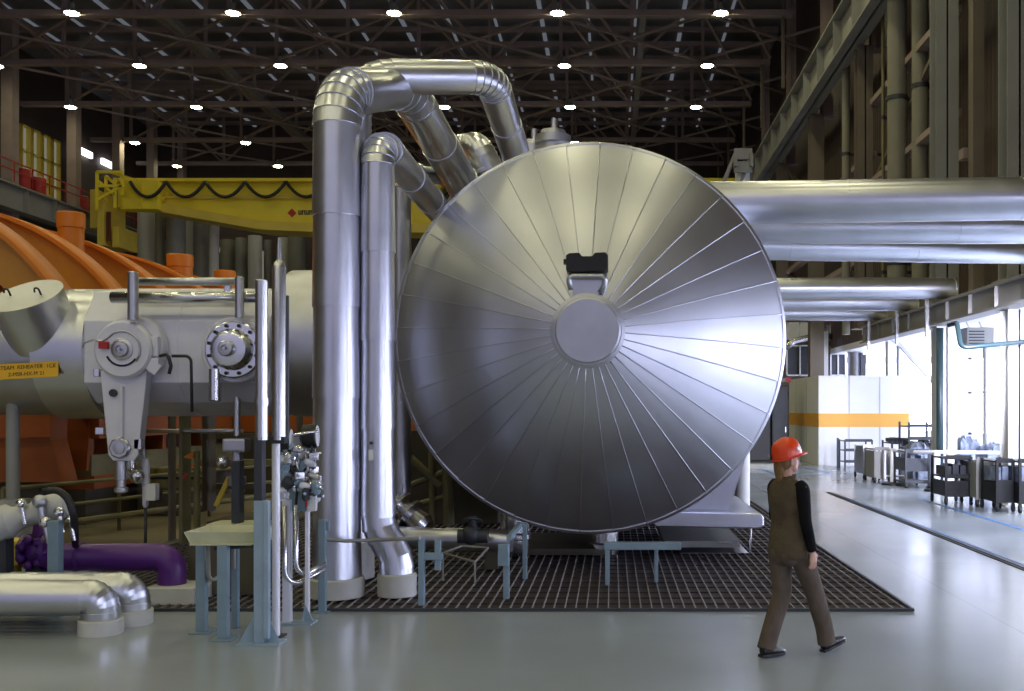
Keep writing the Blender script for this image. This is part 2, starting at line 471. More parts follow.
# lamps
LX = [-38.2, -31.0, -23.8, -16.7, -9.6, -2.4, 4.8]
hidden = {(1, -9.6), (2, -16.7), (3, -16.7), (4, -16.7), (4, -9.6), (4, -2.4), (4, 4.8), (0, -38.2), (1, -38.2), (2, -38.2), (3, -38.2), (4, -38.2), (0, -31.0), (4, -31.0 - 99), (3, 4.8), (3, -2.4 - 99)}
lamp0 = None
ORD = ['first', 'second', 'third', 'fourth', 'fifth', 'sixth']
ROW = ['nearest roof truss', 'second roof truss', 'third roof truss', 'fourth roof truss', 'farthest roof truss']
def make_lamp(loc, label):
    x, y, z = loc
    t = thing('ceiling_lamp', loc, label, 'ceiling lamp', 'round high ceiling lamps')
    bm = B(); lathe(bm, [(.05, .42), (.11, .38), (.13, .14), (.31, .03), (.33, -.06)], loc, (0, 0, 1), 20, (True, False)); obj('lamp_shade', bm, 'column_grey', t, 30)
    bm = B(); lathe(bm, [(.29, -.05), (.26, -.09), (.15, -.12), (.02, -.13)], loc, (0, 0, 1), 20, (False, True), False); obj('diffuser', bm, 'lamp_glow', t)
    bm = B(); cyl(bm, (x, y, z + .4), (x, y, z + .62), .03, n=8); obj('hanger', bm, 'dark_metal', t)
    return t


lamp_at = []
for i, Y in enumerate(YS):
    c = 0
    xs = [x for x in LX if (i, x) not in hidden]
    for x in xs:
        lab = 'lit round ceiling lamp, %s from the left under the %s' % (ORD[c], ROW[i]); c += 1
        loc = (x, Y - .34, ZT - .05 if i == 0 else ZT - .22)
        if lamp0 is None: lamp0 = make_lamp(loc, lab)
        else: dup(lamp0, Vector(loc) - lamp0.location, lab)
# lamps of the bays nearer than the view and of the spots behind the pipes: lights only
n = 0
for Y in (37, 29, 21, 13, 5, -3, -11, -19):
    for x in (-24, -16.7, -9.6, -2.4, 4.8):
        ld = bpy.data.lights.new('hall_lamp', 'AREA'); ld.shape = 'DISK'; ld.size = 0.9; ld.energy = 130; ld.color = (1.0, 0.95, 0.56)
        lo = bpy.data.objects.new('hall_lamp', ld); C.objects.link(lo); lo.location = (x, Y, 19.2)

for Y in (17,):  # added fill: unseen area light that brightens the aisle
    ld = bpy.data.lights.new('aisle_fill', 'AREA'); ld.shape = 'RECTANGLE'; ld.size = 2.0; ld.size_y = 9.0; ld.energy = 1100; ld.color = (.86, .90, 1.0)
    lo = bpy.data.objects.new('aisle_fill', ld); C.objects.link(lo); lo.location = (12.2, Y, 4.25)
for (lx, ly, lz, tx, ty, e) in ((7.5, 9.0, 4.0, 7.0, 21.5, 4200), (7.5, 17.6, 4.0, 7.4, 30.0, 4200)):  # added unseen spots that lift the carts and the floor beside them
    ld = bpy.data.lights.new('aisle_fill_spot', 'SPOT'); ld.energy = e; ld.spot_size = math.radians(56); ld.spot_blend = .9; ld.shadow_soft_size = .5; ld.color = (.78, .80, 1.0)
    lo = bpy.data.objects.new('aisle_fill_spot', ld); C.objects.link(lo); lo.location = (lx, ly, lz)
    lo.rotation_euler = (Vector((tx, ty, 0)) - Vector((lx, ly, lz))).to_track_quat('-Z', 'Y').to_euler()
# left gallery: handrail band, clerestory strips, windows, columns, drums
t = thing('gallery_railing', (-30.5, 45, 13.7), 'dull red railing along the high gallery girder', 'railing')
bm = B()
for z in (14.15, 14.6): bar(bm, (-30.6, 32, z), (-30.6, 74, z), .06, .06)
obj('handrail', bm, 'red_paint', t)
bm = B(); y = 32.0
while y < 74: bar(bm, (-30.6, y, 13.6), (-30.6, y, 14.6), .05, .05); y += 1.6
obj('baluster_rail_frame', bm, 'red_paint', t)
bm = B(); box2(bm, (-35.6, 30, 13.2), (-31.4, 75, 13.5)); struct('gallery_floor', bm, 'mezz_grey', 'grey gallery floor along the side wall')
bm = B(); box2(bm, (-35.6, 30, 5.6), (-31.4, 75, 5.9)); struct('gallery_floor', bm, 'mezz_grey', 'lower grey gallery floor along the side wall')
for j, (px, w) in enumerate(((10, .6), (74, .55), (-60, .6), (118, .5), (152, .5), (182, .45))):
    Y = 32000.0 / (VX - px)
    bm = B(); box2(bm, (-32.0 - w / 2, Y - .3, 0), (-32.0 + w / 2, Y + .3, 23.1)); struct('steel_column', bm, 'truss_brown', 'dark column of the gallery side')
for (y0, y1) in ((66.2, 68.0), (69.4, 71.2)):
    bm = B(); box2(bm, (-35.5, y0, 18.95), (-35.3, y1, 19.35)); struct('window_%d' % NW, bm, 'clerestory_glow', 'bright clerestory strip under the roof'); NW += 1
for (y0, y1) in ((59.7, 60.6), (60.8, 61.7), (61.9, 62.8), (63.0, 63.9)):
    bm = B()
    box2(bm, (-35.45, y0, 14.4), (-35.2, y0 + .1, 19.0)); box2(bm, (-35.45, y1 - .1, 14.4), (-35.2, y1, 19.0))
    for z in (14.4, 15.9, 17.4, 18.9): box2(bm, (-35.45, y0, z), (-35.2, y1, z + .1))
    w = struct('window_%d' % NW, bm, 'yellow_dull', 'tall hazy window with yellow bars beside the gallery'); NW += 1
    bm = B(); box2(bm, (-35.55, y0, 14.4), (-35.47, y1, 19.0)); obj('pane', bm, 'hazy_window', w)
d0 = None
for (px, py, Y, lab) in ((22, 190, 54.5, 'red drum on the high gallery, the outer one'), (38, 190, 56.6, 'red drum on the high gallery, beside the dark column'), (81, 212, 61.6, 'red drum on the high gallery, nearest the yellow crane')):
    c = at(px, py, Y); c.z = 13.5
    if d0 is None:
        d0 = thing('red_drum', c, lab, 'drum', 'red drums on the gallery')
        bm = B(); lathe(bm, [(.40, 0), (.42, .04), (.42, .5), (.44, .52), (.42, .54), (.42, 1.0), (.44, 1.02), (.42, 1.04), (.42, 1.45), (.40, 1.5)], c, (0, 0, 1), 20); obj('body', bm, 'red_paint', d0, 40)
        bm = B(); lathe(bm, [(.39, 1.5), (.38, 1.53)], c, (0, 0, 1), 20); obj('lid', bm, 'white_paint', d0)
        first = c
    else: dup(d0, c - first, lab)
# vertical risers along the far side bay under the crane
specs = [(146, .5), (160, .3), (176, .55), (189, .35), (202, .5), (214, .3), (228, .55), (241, .4), (255, .5), (268, .3), (284, .45), (297, .6)]
mm = ['white_collar', 'olive_grey_paint', 'column_grey', 'white_collar', 'mezz_grey']
for j, (px, w) in enumerate(specs):
    Y = (74.5 if px > 225 else 62.5) - (j % 3) * .9; x = gx(px, Y)
    bm = B(); cyl(bm, (x, Y, .012 if Y < 60 else 0), (x, Y, 14.5), w, n=14)
    o = obj('riser_pipe', bm, mm[j % 5], None, 40); tag(o, 'tall vertical pipe in the row along the far end wall', 'pipe', 'vertical pipes along the far end wall')
for (px, py, w, h) in ((266, 268, 9, 34), (221, 250, 6, 5)):
    c = at(px, py, 76.0)
    bm = B(); box(bm, c, (w * .076, .1, h * .076)); struct('window_%d' % NW, bm, 'hazy_window', 'hazy lit window in the far end wall'); NW += 1
# ================================================================== OVERHEAD CRANE
YC = 58.0
t = thing('overhead_crane', (gx(400, YC), YC, 13.6), 'yellow overhead travelling crane spanning the hall behind the arched pipes', 'crane')
prof = [(118, 180), (748, 180), (748, 210), (690, 220), (610, 228), (540, 232), (330, 232), (262, 229), (205, 219), (150, 209), (118, 207)]
bm = B(); prism(bm, [at(a, b, YC) for a, b in prof], (0, 1.3, 0)); obj('girder', bm, 'yellow_paint', t)
bm = B()
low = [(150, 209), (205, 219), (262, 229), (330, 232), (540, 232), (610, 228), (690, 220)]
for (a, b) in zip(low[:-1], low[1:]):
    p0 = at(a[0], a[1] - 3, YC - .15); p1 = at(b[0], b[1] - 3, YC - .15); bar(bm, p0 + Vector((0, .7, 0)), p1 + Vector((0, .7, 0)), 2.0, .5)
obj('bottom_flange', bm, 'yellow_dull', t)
bm = B(); box2(bm, (gx(118, YC), YC - .5, gz(183, YC)), (gx(748, YC), YC + 1.6, gz(180, YC))); obj('top_flange', bm, 'yellow_paint', t)
bm = B(); box2(bm, at(148, 198.5, YC - .22), at(748, 196.5, YC)); obj('walkway_edge', bm, 'yellow_dull', t)
bm = B(); box2(bm, at(120, 209, YC - 1.0), at(165, 184, YC - .05)); box2(bm, at(141, 207, YC - 1.1), at(143, 184, YC - 1.0)); obj('machinery_housing', bm, 'yellow_paint', t)
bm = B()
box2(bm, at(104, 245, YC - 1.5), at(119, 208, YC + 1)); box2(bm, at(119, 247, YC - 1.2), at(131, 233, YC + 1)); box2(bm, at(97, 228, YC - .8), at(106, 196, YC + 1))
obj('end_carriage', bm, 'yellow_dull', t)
bm = B(); box2(bm, at(106, 241, YC - 1.56), at(111, 212, YC - 1.5)); obj('access_panel', bm, 'recess_brown', t)
bm = B()
for (a, b, c_, d) in ((97, 210, 97, 172), (106, 200, 106, 176), (115, 208, 115, 178), (122, 195, 122, 171), (97, 172, 122, 172), (97, 186, 122, 186), (97, 200, 122, 186), (106, 176, 122, 190), (110, 172, 135, 180), (97, 180, 115, 195)):
    ko = .06 * (a % 7 + d % 5); bar(bm, at(a, b, YC - 1.7 - ko), at(c_, d, YC - 1.7 - ko), .14, .14)
obj('access_frame', bm, 'yellow_paint', t)
# festoon cables hang on the girder: each its own thing
fest = [(130, 166), (166, 205), (205, 245), (245, 286), (286, 326)]
for j, (a, b) in enumerate(fest):
    bm = B(); pts = []
    for q in range(11):
        s = q / 10; pts.append(at(a + (b - a) * s, 181.5 + 15.5 * (1 - (2 * s - 1) ** 2), YC - (.6 if j else 1.2)))
    tube(bm, pts, .10, .3, 6)
    o = obj('festoon_cable', bm, 'rubber', t)
bm = B(); box(bm, at(292, 213, YC - .02), (.36, .06, .36), mtx=Matrix.Rotation(.785, 4, 'Y')); obj('emblem', bm, 'red_paint', t)['label'] = 'small red emblem on the girder'
for q in range(4):
    p = at(299 + q * 3.6, 212.5, YC - .02); bm = B(); box(bm, p, (.05, .05, .26)); box(bm, p + Vector((.06, 0, .1 if q % 2 else -.1)), (.12, .05, .05)); box(bm, p + Vector((.12, 0, 0)), (.05, .05, .26)); obj('letter', bm, 'dark_metal', t)

# ================================================================== ORANGE TURBINE CASING
TX, TZ, TR = -12.5, 1.45, 3.75
t = thing('turbine_casing', (TX, 22, 0), 'big orange ribbed turbine casing arching at the left edge', 'turbine casing')
def arc_skin(bm, r, y0, y1, a0=-8, a1=188, n=48):
    v0 = []; v1 = []
    for i in range(n + 1):
        a = math.radians(a0 + (a1 - a0) * i / n); c, s = TX + r * math.cos(a), TZ + r * math.sin(a)
        v0.append(bm.verts.new((c, y0, s))); v1.append(bm.verts.new((c, y1, s)))
    for i in range(n):
        f = bm.faces.new((v0[i], v0[i + 1], v1[i + 1], v1[i])); f.smooth = True
    return v0, v1


def arc_plate(bm, r0, r1, y0, y1, a0=-8, a1=188, n=48):
    i0, i1 = arc_skin(bm, r0, y0, y1, a0, a1, n); o0, o1 = arc_skin(bm, r1, y0, y1, a0, a1, n)
    for k in range(n):
        bm.faces.new((i0[k], i0[k + 1], o0[k + 1], o0[k])); bm.faces.new((i1[k], i1[k + 1], o1[k + 1], o1[k]))
    for (a, b, c, d) in ((i0[0], o0[0], o1[0], i1[0]), (i0[n], o0[n], o1[n], i1[n])): bm.faces.new((a, b, c, d))


bm = B(); arc_plate(bm, TR - .2, TR, 16.6, 31, 6, 174); obj('barrel', bm, 'orange_web', t)
for Y in (16.3, 18.5, 21.0, 24.0, 27.5):
    bm = B(); arc_plate(bm, TR - .15, TR + .55, Y, Y + .1, 7, 173); rb = obj('rib', bm, 'orange_web', t)
    bm = B(); arc_plate(bm, TR + .5, TR + .57, Y - .28, Y + .36, 7, 173); obj('rib_flange', bm, 'orange_paint', rb)
bm = B()
vs = [bm.verts.new((TX + 3.65 * math.cos(math.radians(a)), 16.9, TZ + 3.65 * math.sin(math.radians(a)))) for a in range(-8, 189, 7)]
bm.faces.new(vs); r = bmesh.ops.extrude_face_region(bm, geom=list(bm.faces)); bmesh.ops.translate(bm, verts=[v for v in r['geom'] if isinstance(v, bmesh.types.BMVert)], vec=(0, .2, 0))
obj('end_plate', bm, 'orange_deep', t)
for z in (3.2, 4.1):
    bm = B(); box2(bm, (-13.8, 16.55, z - .15), (-9.9 if z < 4 else -10.3, 16.9, z + .15)); obj('stiffener', bm, 'orange_paint', t)
for (px, yt, Y, r, zb) in ((71, 213, 20.0, .26, 4.6), (180, 255, 24.6, .31, 4.2), (225, 271, 28.6, .30, 4.2)):
    x = gx(px, Y); z = gz(yt, Y)
    bm = B(); lathe(bm, [(r * .92, zb - z), (r * .92, -.32), (r, -.30), (r, -.02), (r * .95, 0)], (x, Y, z), (0, 0, 1), 28); obj('nozzle', bm, 'orange_paint', t, 30)
bm = B(); prism(bm, [at(-30, 404, 15.9), at(51, 404, 15.9), at(50, 440, 15.9), at(61, 482, 15.9), at(-30, 482, 15.9)], (0, .5, 0)); prism(bm, [at(-30, 436, 15.8), at(50, 434, 15.8), at(50, 437, 15.8), at(-30, 439, 15.8)], (0, .1, 0)); obj('support_foot', bm, 'orange_deep', t)
bm = B(); box2(bm, at(-30, 620, 16.2), at(58, 482, 16.8)); obj('pedestal', bm, 'olive_dark', t)
for (z0, z1, xo, m) in ((1.48, 1.86, -8.72, 'orange_deep'), (1.2, 1.48, -9.1, 'recess_brown'), (.84, 1.2, -8.85, 'olive'), (.62, .84, -8.8, 'orange_deep'), (.012, .62, -8.95, 'olive_dark')):  # dark brown band has the shade of the recess put into its colour
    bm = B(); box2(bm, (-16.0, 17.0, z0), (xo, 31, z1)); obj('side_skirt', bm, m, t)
y = 17.6
while y < 31:
    bm = B(); box2(bm, (-9.1, y, 1.2), (-8.76, y + .14, 1.48)); obj('skirt_rib', bm, 'orange_deep', t); y += 1.9

# ================================================================== STEAM VALVE (big clad body, axis across the view)
YV = 14.0
t = thing('steam_valve', (gx(190, YV), YV, 0), 'large silver clad steam valve body lying across in front of the orange casing', 'steam valve')
zc = 2.755; xa = (1, 0, 0)
bm = B(); lathe(bm, [(.80, -9.7), (.83, -8.7), (.83, -7.66)], (0, YV, zc - .02), xa, 48); obj('body', bm, 'dull_clad', t, 30)
bm = B(); lathe(bm, [(.86, -7.66), (.905, -7.63), (.905, -6.95), (.86, -6.93)], (0, YV, zc), xa, 48); obj('cladding_band', bm, 'clad', t, 30)
bm = B()
oct_ = []
for (yy, zz) in ((-.86, .39), (-.60, .80), (.1, .93), (.7, .6), (.86, 0), (.6, -.62), (.0, -.86), (-.55, -.68), (-.86, -.42)):
    oct_.append(Vector((-6.94, YV + yy, zc + zz)))
prism(bm, oct_, (2.45, 0, 0)); prism(bm, [p + Vector((1.22, 0, 0)) + (p - Vector((-6.94, YV, zc))) * .008 for p in oct_], (.025, 0, 0)); obj('box_cladding', bm, 'lilac_metal', t, bev=.01)
bm = B(); lathe(bm, [(.9, -4.52), (1.04, -4.5), (1.04, -3.3), (.9, -3.28)], (0, YV + .3, 2.92), xa, 48); obj('cladding_drum', bm, 'dull_clad', t, 30)
# inclined capped nozzle with two lifting hooks
o = at(47, 340, 13.5); d = Vector((-.10, -.52, .80)).normalized()
bm = B(); cyl(bm, o, o + d * .66, .44, .45, 40); nz = obj('capped_nozzle', bm, 'clad', t, 30)
bm = B(); cyl(bm, o + d * .66, o + d * .675, .46, n=40); obj('cap', bm, 'clad', nz, 30)
e1 = d.cross(Vector((0, 0, 1))).normalized(); e2 = d.cross(e1)
for s in (-1, 1):
    q = o + d * .675 + e1 * (.23 * s)
    bm = B(); tube(bm, [q, q + d * .10, q + d * .10 + Vector((-.05, 0, .0)), q + d * .04 + Vector((-.07, 0, 0))], .012, .03, 8); obj('lifting_hook', bm, 'dark_metal', nz)
# yellow nameplate, following the round body
pm = Matrix.Translation(at(28, 370.5, 13.10)) @ Matrix.Rotation(-.055, 4, 'Y') @ Matrix.Rotation(-.13, 4, 'X')
bm = B(); bmesh.ops.create_cube(bm, size=1, matrix=pm @ Matrix.Diagonal((.80, .012, .205, 1))); pl = obj('nameplate', bm, 'sign_yellow', t); pl['label'] = 'yellow nameplate with two lines of black lettering'
for (s, dx, dz, sz) in (('STEAM', -.285, .045, .072), ('REHEATER', .03, .045, .072), ('1CE', .305, .045, .072), ('2-MSR-HX-M', -.06, -.045, .070), ('21', .19, -.045, .070)):
    text_mesh('lettering', s, sz, 'ink', pm @ Matrix.Translation((dx, -.008, dz)) @ FACE_CAM, pl)
# disc actuator with its long tapering arm
ax = Vector((0, -1, 0))
c = at(128, 350, 13.0)
bm = B(); lathe(bm, [(.42, -.12), (.42, .0), (.40, .02)], c + Vector((.05, .0, .03)), ax, 40); bk = obj('actuator_disc', bm, 'lilac_metal', t, 30)
bm = B(); lathe(bm, [(.36, 0), (.375, .02), (.375, .13), (.35, .15), (.345, .155)], c, ax, 40); fd = obj('actuator_cover', bm, 'lilac_metal', t, 30)
bm = B(); lathe(bm, [(.14, .15), (.14, .17), (.10, .18), (.09, .22), (.05, .225), (.045, .20), (.02, .20), (.02, .26)], c, ax, 24); obj('hub', bm, 'steel', fd, 30)
bm = B()
for i in range(9):
    a0, a1 = math.radians(205 + 15 * i), math.radians(220 + 15 * i)
    if i > 7: continue
    r0, r1 = .20, .225
    bm.faces.new([bm.verts.new(c + Vector((r * math.cos(a), -.158, r * math.sin(a)))) for r, a in ((r0, a0), (r0, a1), (r1, a1), (r1, a0))])
r = bmesh.ops.extrude_face_region(bm, geom=list(bm.faces)); bmesh.ops.translate(bm, verts=[v for v in r['geom'] if isinstance(v, bmesh.types.BMVert)], vec=(0, -.006, 0))
obj('indicator_slot', bm, 'black', fd)
bm = B(); pts = []
for a in range(250, 40, -15): pass
for a in (-40, -20, 0, 20, 40, 60, 80, 100, 120, 140): pts.append(c + Vector((.235 * math.cos(math.radians(a)), -.165, .235 * math.sin(math.radians(a)))))
pts += [c + Vector((-.25, -.18, .10)), c + Vector((-.36, -.2, .12)), c + Vector((-.46, -.2, .08)), c + Vector((-.49, -.2, .02))]
tube(bm, pts, .012, .04, 8); obj('tubing', bm, 'steel', fd)
bm = B(); box(bm, c + Vector((-.22, -.185, .05)), (.12, .05, .09), bev=.01); obj('coupling', bm, 'red_paint', fd)['label'] = 'dull red coupling on the tubing'
bm = B()
armp = [(100, 372), (113, 384), (128, 388), (141, 383), (147, 371), (139, 456), (135, 461), (112, 461), (108, 456)]
prism(bm, [at(*p, 12.95) for p in ((100, 371), (147, 371), (138, 455), (134, 461), (113, 461), (108, 455))], (0, .16, 0))
prism(bm, [at(*p, 12.90) for p in ((119, 386), (122.5, 386), (122, 438), (119.5, 438))], (0, .06, 0))
arm = obj('actuator_arm', bm, 'lilac_metal', t, bev=.012)
bm = B(); lathe(bm, [(.14, 0), (.14, .03), (.12, .045)], at(120.5, 448, 12.95), ax, 8); lathe(bm, [(.075, 0), (.075, .06), (.03, .065)], at(120.5, 448, 12.95), ax, 20); obj('end_boss', bm, 'steel', arm, 30)
bm = B(); lathe(bm, [(.05, 0), (.05, .04)], at(114, 393, 12.95), ax, 12); obj('port_plug', bm, 'dark_metal', arm, 30)
bm = B(); box(bm, at(101, 431, 13.0), (.11, .1, .09), bev=.01); box(bm, at(139, 444, 13.0), (.10, .1, .14), bev=.01); box(bm, at(98, 373, 13.0), (.07, .1, .10), bev=.01); obj('limit_switch', bm, 'bright_steel', arm)
bm = B(); lathe(bm, [(.075, 0), (.075, -.24), (.06, -.25), (.06, -.34), (.085, -.35), (.085, -.40), (.05, -.42)], at(121, 461, 13.03), (0, 0, 1), 20); obj('piston_rod', bm, 'steel', arm, 30)
bm = B(); box(bm, at(156, 347, 13.0), (.13, .2, .26), bev=.015); box(bm, at(153, 362, 12.95), (.2, .14, .1), bev=.015); bar(bm, at(151, 372, 12.9), at(158, 363, 12.9), .06, .14); obj('side_bracket', bm, 'lilac_metal', t)
bm = B(); tube(bm, [at(160, 356, 12.9), at(168, 354, 12.85), at(171, 366, 12.85), at(169, 374, 12.85)], .022, .06, 8); tube(bm, [at(172, 356, 12.95), at(191, 356, 12.95), at(192, 412, 12.95)], .02, .08, 8); obj('sensing_line', bm, 'dark_metal', t)
# bolted flange cover
c = at(236, 350, 12.98)
bm = B(); lathe(bm, [(.43, -.14), (.43, .0), (.41, .02)], c + Vector((-.02, 0, 0)), ax, 44); fl = obj('flange', bm, 'lilac_metal', t, 30)
bm = B(); lathe(bm, [(.36, .0), (.37, .015), (.37, .09), (.35, .105), (.27, .11), (.26, .20), (.22, .27), (.19, .28)], c, ax, 44); cv = obj('flange_cover', bm, 'bright_steel', fl, 30)
bm = B(); lathe(bm, [(.10, .27), (.10, .36), (.085, .38), (.05, .385), (.045, .34), (.02, .34), (.02, .42)], c, ax, 24); obj('spindle_boss', bm, 'steel', cv, 30)
for i in range(12):
    a = 2 * PI * i / 12 + .26; p = c + Vector((.315 * math.cos(a), -.10, .315 * math.sin(a)))
    bm = B(); cyl(bm, p, p + ax * .035, .024, n=6); obj('bolt', bm, 'black', fl)
bm = B(); lathe(bm, [(.08, 0), (.08, -.40), (.05, -.42)], at(215, 369, 12.9), (0, 0, 1), 20); obj('drain_pot', bm, 'bright_steel', t, 30)
# tubes along the top
bm = B(); tube(bm, [at(112, 297.5, 13.0), at(262, 297.5, 13.0)], .075, n=20); obj('balance_pipe', bm, 'bright_steel', t)
bm = B(); tube(bm, [at(130, 281.5, 13.15), at(238, 281.5, 13.15)], .052, n=16); obj('equalizing_tube', bm, 'steel', t)
for (px, y0, y1, r) in ((133, 273, 320, .068), (239.5, 278, 318, .058)):
    p0, p1 = at(px, y1, 12.83), at(px, y0, 12.83)
    bm = B(); lathe(bm, [(r, 0), (r, (p1 - p0).length), (r * .6, (p1 - p0).length + .02)], p0, (0, 0, 1), 20); obj('riser', bm, 'steel', t, 30)
bm = B(); box(bm, at(228, 287, 13.2), (.08, .08, .16), bev=.015); box(bm, at(228, 296, 13.3), (.12, .1, .12), bev=.015); obj('tee_fitting', bm, 'bright_steel', t)
# support legs of the valve (a frame it rests on)
s = thing('valve_support', (gx(182, 14.6), 14.6, 0), 'olive grey double post and crossbars carrying the silver steam valve', 'support')
bm = B(); box2(bm, at(179, 555, 14.55), at(191, 404, 14.85)); box2(bm, at(174, 404, 14.4), at(196, 401, 15.0)); obj('post', bm, 'olive', s)
bm = B(); box2(bm, at(168, 548, 15.0), at(176, 410, 15.2)); obj('post', bm, 'column_brown', s)
bm = B(); tube(bm, [at(141, 411, 14.5), at(236, 411, 14.5)], .075, n=16); obj('crossbar', bm, 'lilac_metal', s)
bm = B(); tube(bm, [at(137, 431, 14.6), at(243, 431, 14.6)], .03, n=12); obj('crossbar', bm, 'steel', s)
for px in (167, 201):
    bm = B(); lathe(bm, [(.05, 0), (.05, .16), (.03, .18)], at(px, 408, 14.3), (0, 0, 1), 14); lathe(bm, [(.1, -.03), (.1, 0)], at(px, 407, 14.3), (0, 0, 1), 14); obj('spring_bolt', bm, 'bright_steel', s, 30)
s = thing('valve_support', (gx(13, 13.6), 13.6, 0), 'grey round post under the left end of the valve body', 'support')
bm = B(); cyl(bm, at(13, 500, 13.6) * 1, at(13, 400, 13.6), .085, n=20); obj('post', bm, 'column_grey', s, 30)
x = gx(13, 13.6)
bm = B(); box2(bm, (x - .17, 13.43, 0.012), (x + .17, 13.77, .76)); obj('base_block', bm, 'concrete', s)
# small valve drives hanging under the body
s = thing('drain_valve', at(148, 500, 13.3), 'small bright valve with white switch box hanging beside the actuator arm', 'valve')
bm = B(); cyl(bm, at(142, 398, 13.3), at(144, 458, 13.3), .02, n=10); obj('spindle', bm, 'steel', s, 30)
p = at(145.5, 458, 13.3); bm = B(); lathe(bm, [(.035, 0), (.055, -.02), (.055, -.34), (.04, -.36), (.04, -.62), (.02, -.66)], p, (0, 0, 1), 16); obj('body', bm, 'lilac_metal', s, 30)
bm = B(); box(bm, at(152.5, 492, 13.2), (.13, .13, .22), bev=.015); obj('switch_box', bm, 'white_paint', s)
bm = B(); box(bm, at(158, 496, 13.3), (.07, .14, .16), bev=.015); obj('plug', bm, 'dark_metal', s)
bm = B(); tube(bm, [at(131, 470, 13.3), at(137, 474, 13.25), at(143, 470, 13.3)], .06, .05, 12); ball(bm, at(137, 476, 13.2), .10, 14); cyl(bm, at(131, 455, 13.3), at(132, 478, 13.3), .06, n=14); obj('elbow_body', bm, 'bright_steel', s)
bm = B(); tube(bm, [at(145.5, 506, 13.3), Vector((gx(145.5, 13.3), 13.3, .012))], .02, n=8); obj('drain_line', bm, 'dark_metal', s)
s = thing('motor_valve', at(237, 440, 13.4), 'grey motor drive with round pot below the bolted flange', 'valve')
bm = B(); cyl(bm, at(237, 383, 13.4), at(237, 436, 13.4), .045, n=14); obj('spindle', bm, 'steel', s, 30)
bm = B(); box(bm, at(237, 445, 13.4), (.30, .26, .18), bev=.03); obj('motor', bm, 'dull_clad', s)
bm = B(); lathe(bm, [(.07, 0), (.07, -.3), (.12, -.34), (.12, -.44), (.07, -.46), (.07, -.5), (.1, -.5), (.1, -.54)], at(237, 452, 13.4), (0, 0, 1), 16); obj('body', bm, 'dull_clad', s, 30)
bm = B(); ball(bm, at(223, 462, 13.5), .10, 14); obj('float_ball', bm, 'bright_steel', s)
x = gx(237, 13.4)
bm = B(); cyl(bm, (x, 13.4, .012), (x, 13.4, gz(492, 13.4)), .04, n=12); obj('drain_line', bm, 'dark_metal', s)

# dim machinery in the turbine bay: floor rails, low pipes, machine block
for (j, (z, X0, Y0, Y1, r, m, lab)) in enumerate(((.85, -7.75, 13.0, 20.5, .03, 'olive', 'upper olive floor rail running back under the valve'), (.52, -7.75, 13.0, 20.5, .03, 'olive', 'middle olive floor rail running back under the valve'), (.25, -7.75, 13.0, 20.5, .05, 'olive', 'lowest olive pipe running back along the floor under the valve'))):
    bm = B(); cyl(bm, (X0 - .9, Y0 + 1.2, z), (X0 + 1.0, Y1, z), r, n=10)
    for q in (0.0, .33, .66, 1.0):
        xx = X0 - .9 + 1.9 * q; yy = Y0 + 1.2 + (Y1 - Y0 - 1.2) * q; cyl(bm, (xx, yy, .012), (xx, yy, z), .03, n=8)
    tag(obj('floor_railing', bm, m, None, 30), lab, 'railing')
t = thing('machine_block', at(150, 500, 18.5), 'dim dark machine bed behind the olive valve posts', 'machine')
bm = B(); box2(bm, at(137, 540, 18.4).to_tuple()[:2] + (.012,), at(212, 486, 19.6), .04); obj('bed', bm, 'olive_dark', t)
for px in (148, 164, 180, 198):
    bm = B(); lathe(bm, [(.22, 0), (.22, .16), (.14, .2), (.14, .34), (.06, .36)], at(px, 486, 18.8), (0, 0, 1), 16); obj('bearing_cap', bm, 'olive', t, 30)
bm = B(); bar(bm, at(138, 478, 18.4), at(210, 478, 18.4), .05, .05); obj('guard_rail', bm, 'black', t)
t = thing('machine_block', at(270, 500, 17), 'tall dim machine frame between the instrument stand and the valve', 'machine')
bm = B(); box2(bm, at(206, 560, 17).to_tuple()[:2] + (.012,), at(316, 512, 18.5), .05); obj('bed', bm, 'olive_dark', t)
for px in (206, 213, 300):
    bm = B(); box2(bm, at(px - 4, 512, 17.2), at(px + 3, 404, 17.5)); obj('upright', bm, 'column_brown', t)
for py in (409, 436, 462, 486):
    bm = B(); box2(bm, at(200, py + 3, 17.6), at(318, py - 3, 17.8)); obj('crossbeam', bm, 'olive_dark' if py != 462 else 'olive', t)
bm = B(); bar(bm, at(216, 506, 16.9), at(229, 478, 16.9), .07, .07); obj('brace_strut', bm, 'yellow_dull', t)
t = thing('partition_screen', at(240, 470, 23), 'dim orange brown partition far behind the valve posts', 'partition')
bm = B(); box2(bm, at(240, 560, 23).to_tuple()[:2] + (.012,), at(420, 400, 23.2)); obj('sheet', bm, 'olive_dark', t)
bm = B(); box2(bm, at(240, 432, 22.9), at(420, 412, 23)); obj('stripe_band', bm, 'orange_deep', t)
# olive grey slender post with red tag
t = thing('marker_post', at(196, 545, 14), 'slender pale post with a small red and orange pennant', 'post')
bm = B(); cyl(bm, Vector((gx(197, 14.0), 14.0, .012)), at(197, 451, 14.0), .045, n=12); obj('post', bm, 'olive', t, 30)
bm = B(); prism(bm, [at(183, 457, 13.9), at(194, 451, 13.9), at(192, 459, 13.9)], (0, .02, 0)); obj('pennant', bm, 'orange_paint', t)
bm = B(); prism(bm, [at(182, 478, 13.9), at(185, 472, 13.9), at(187, 475, 13.9), at(184, 479, 13.9)], (0, .02, 0)); obj('tape', bm, 'red_paint', t)
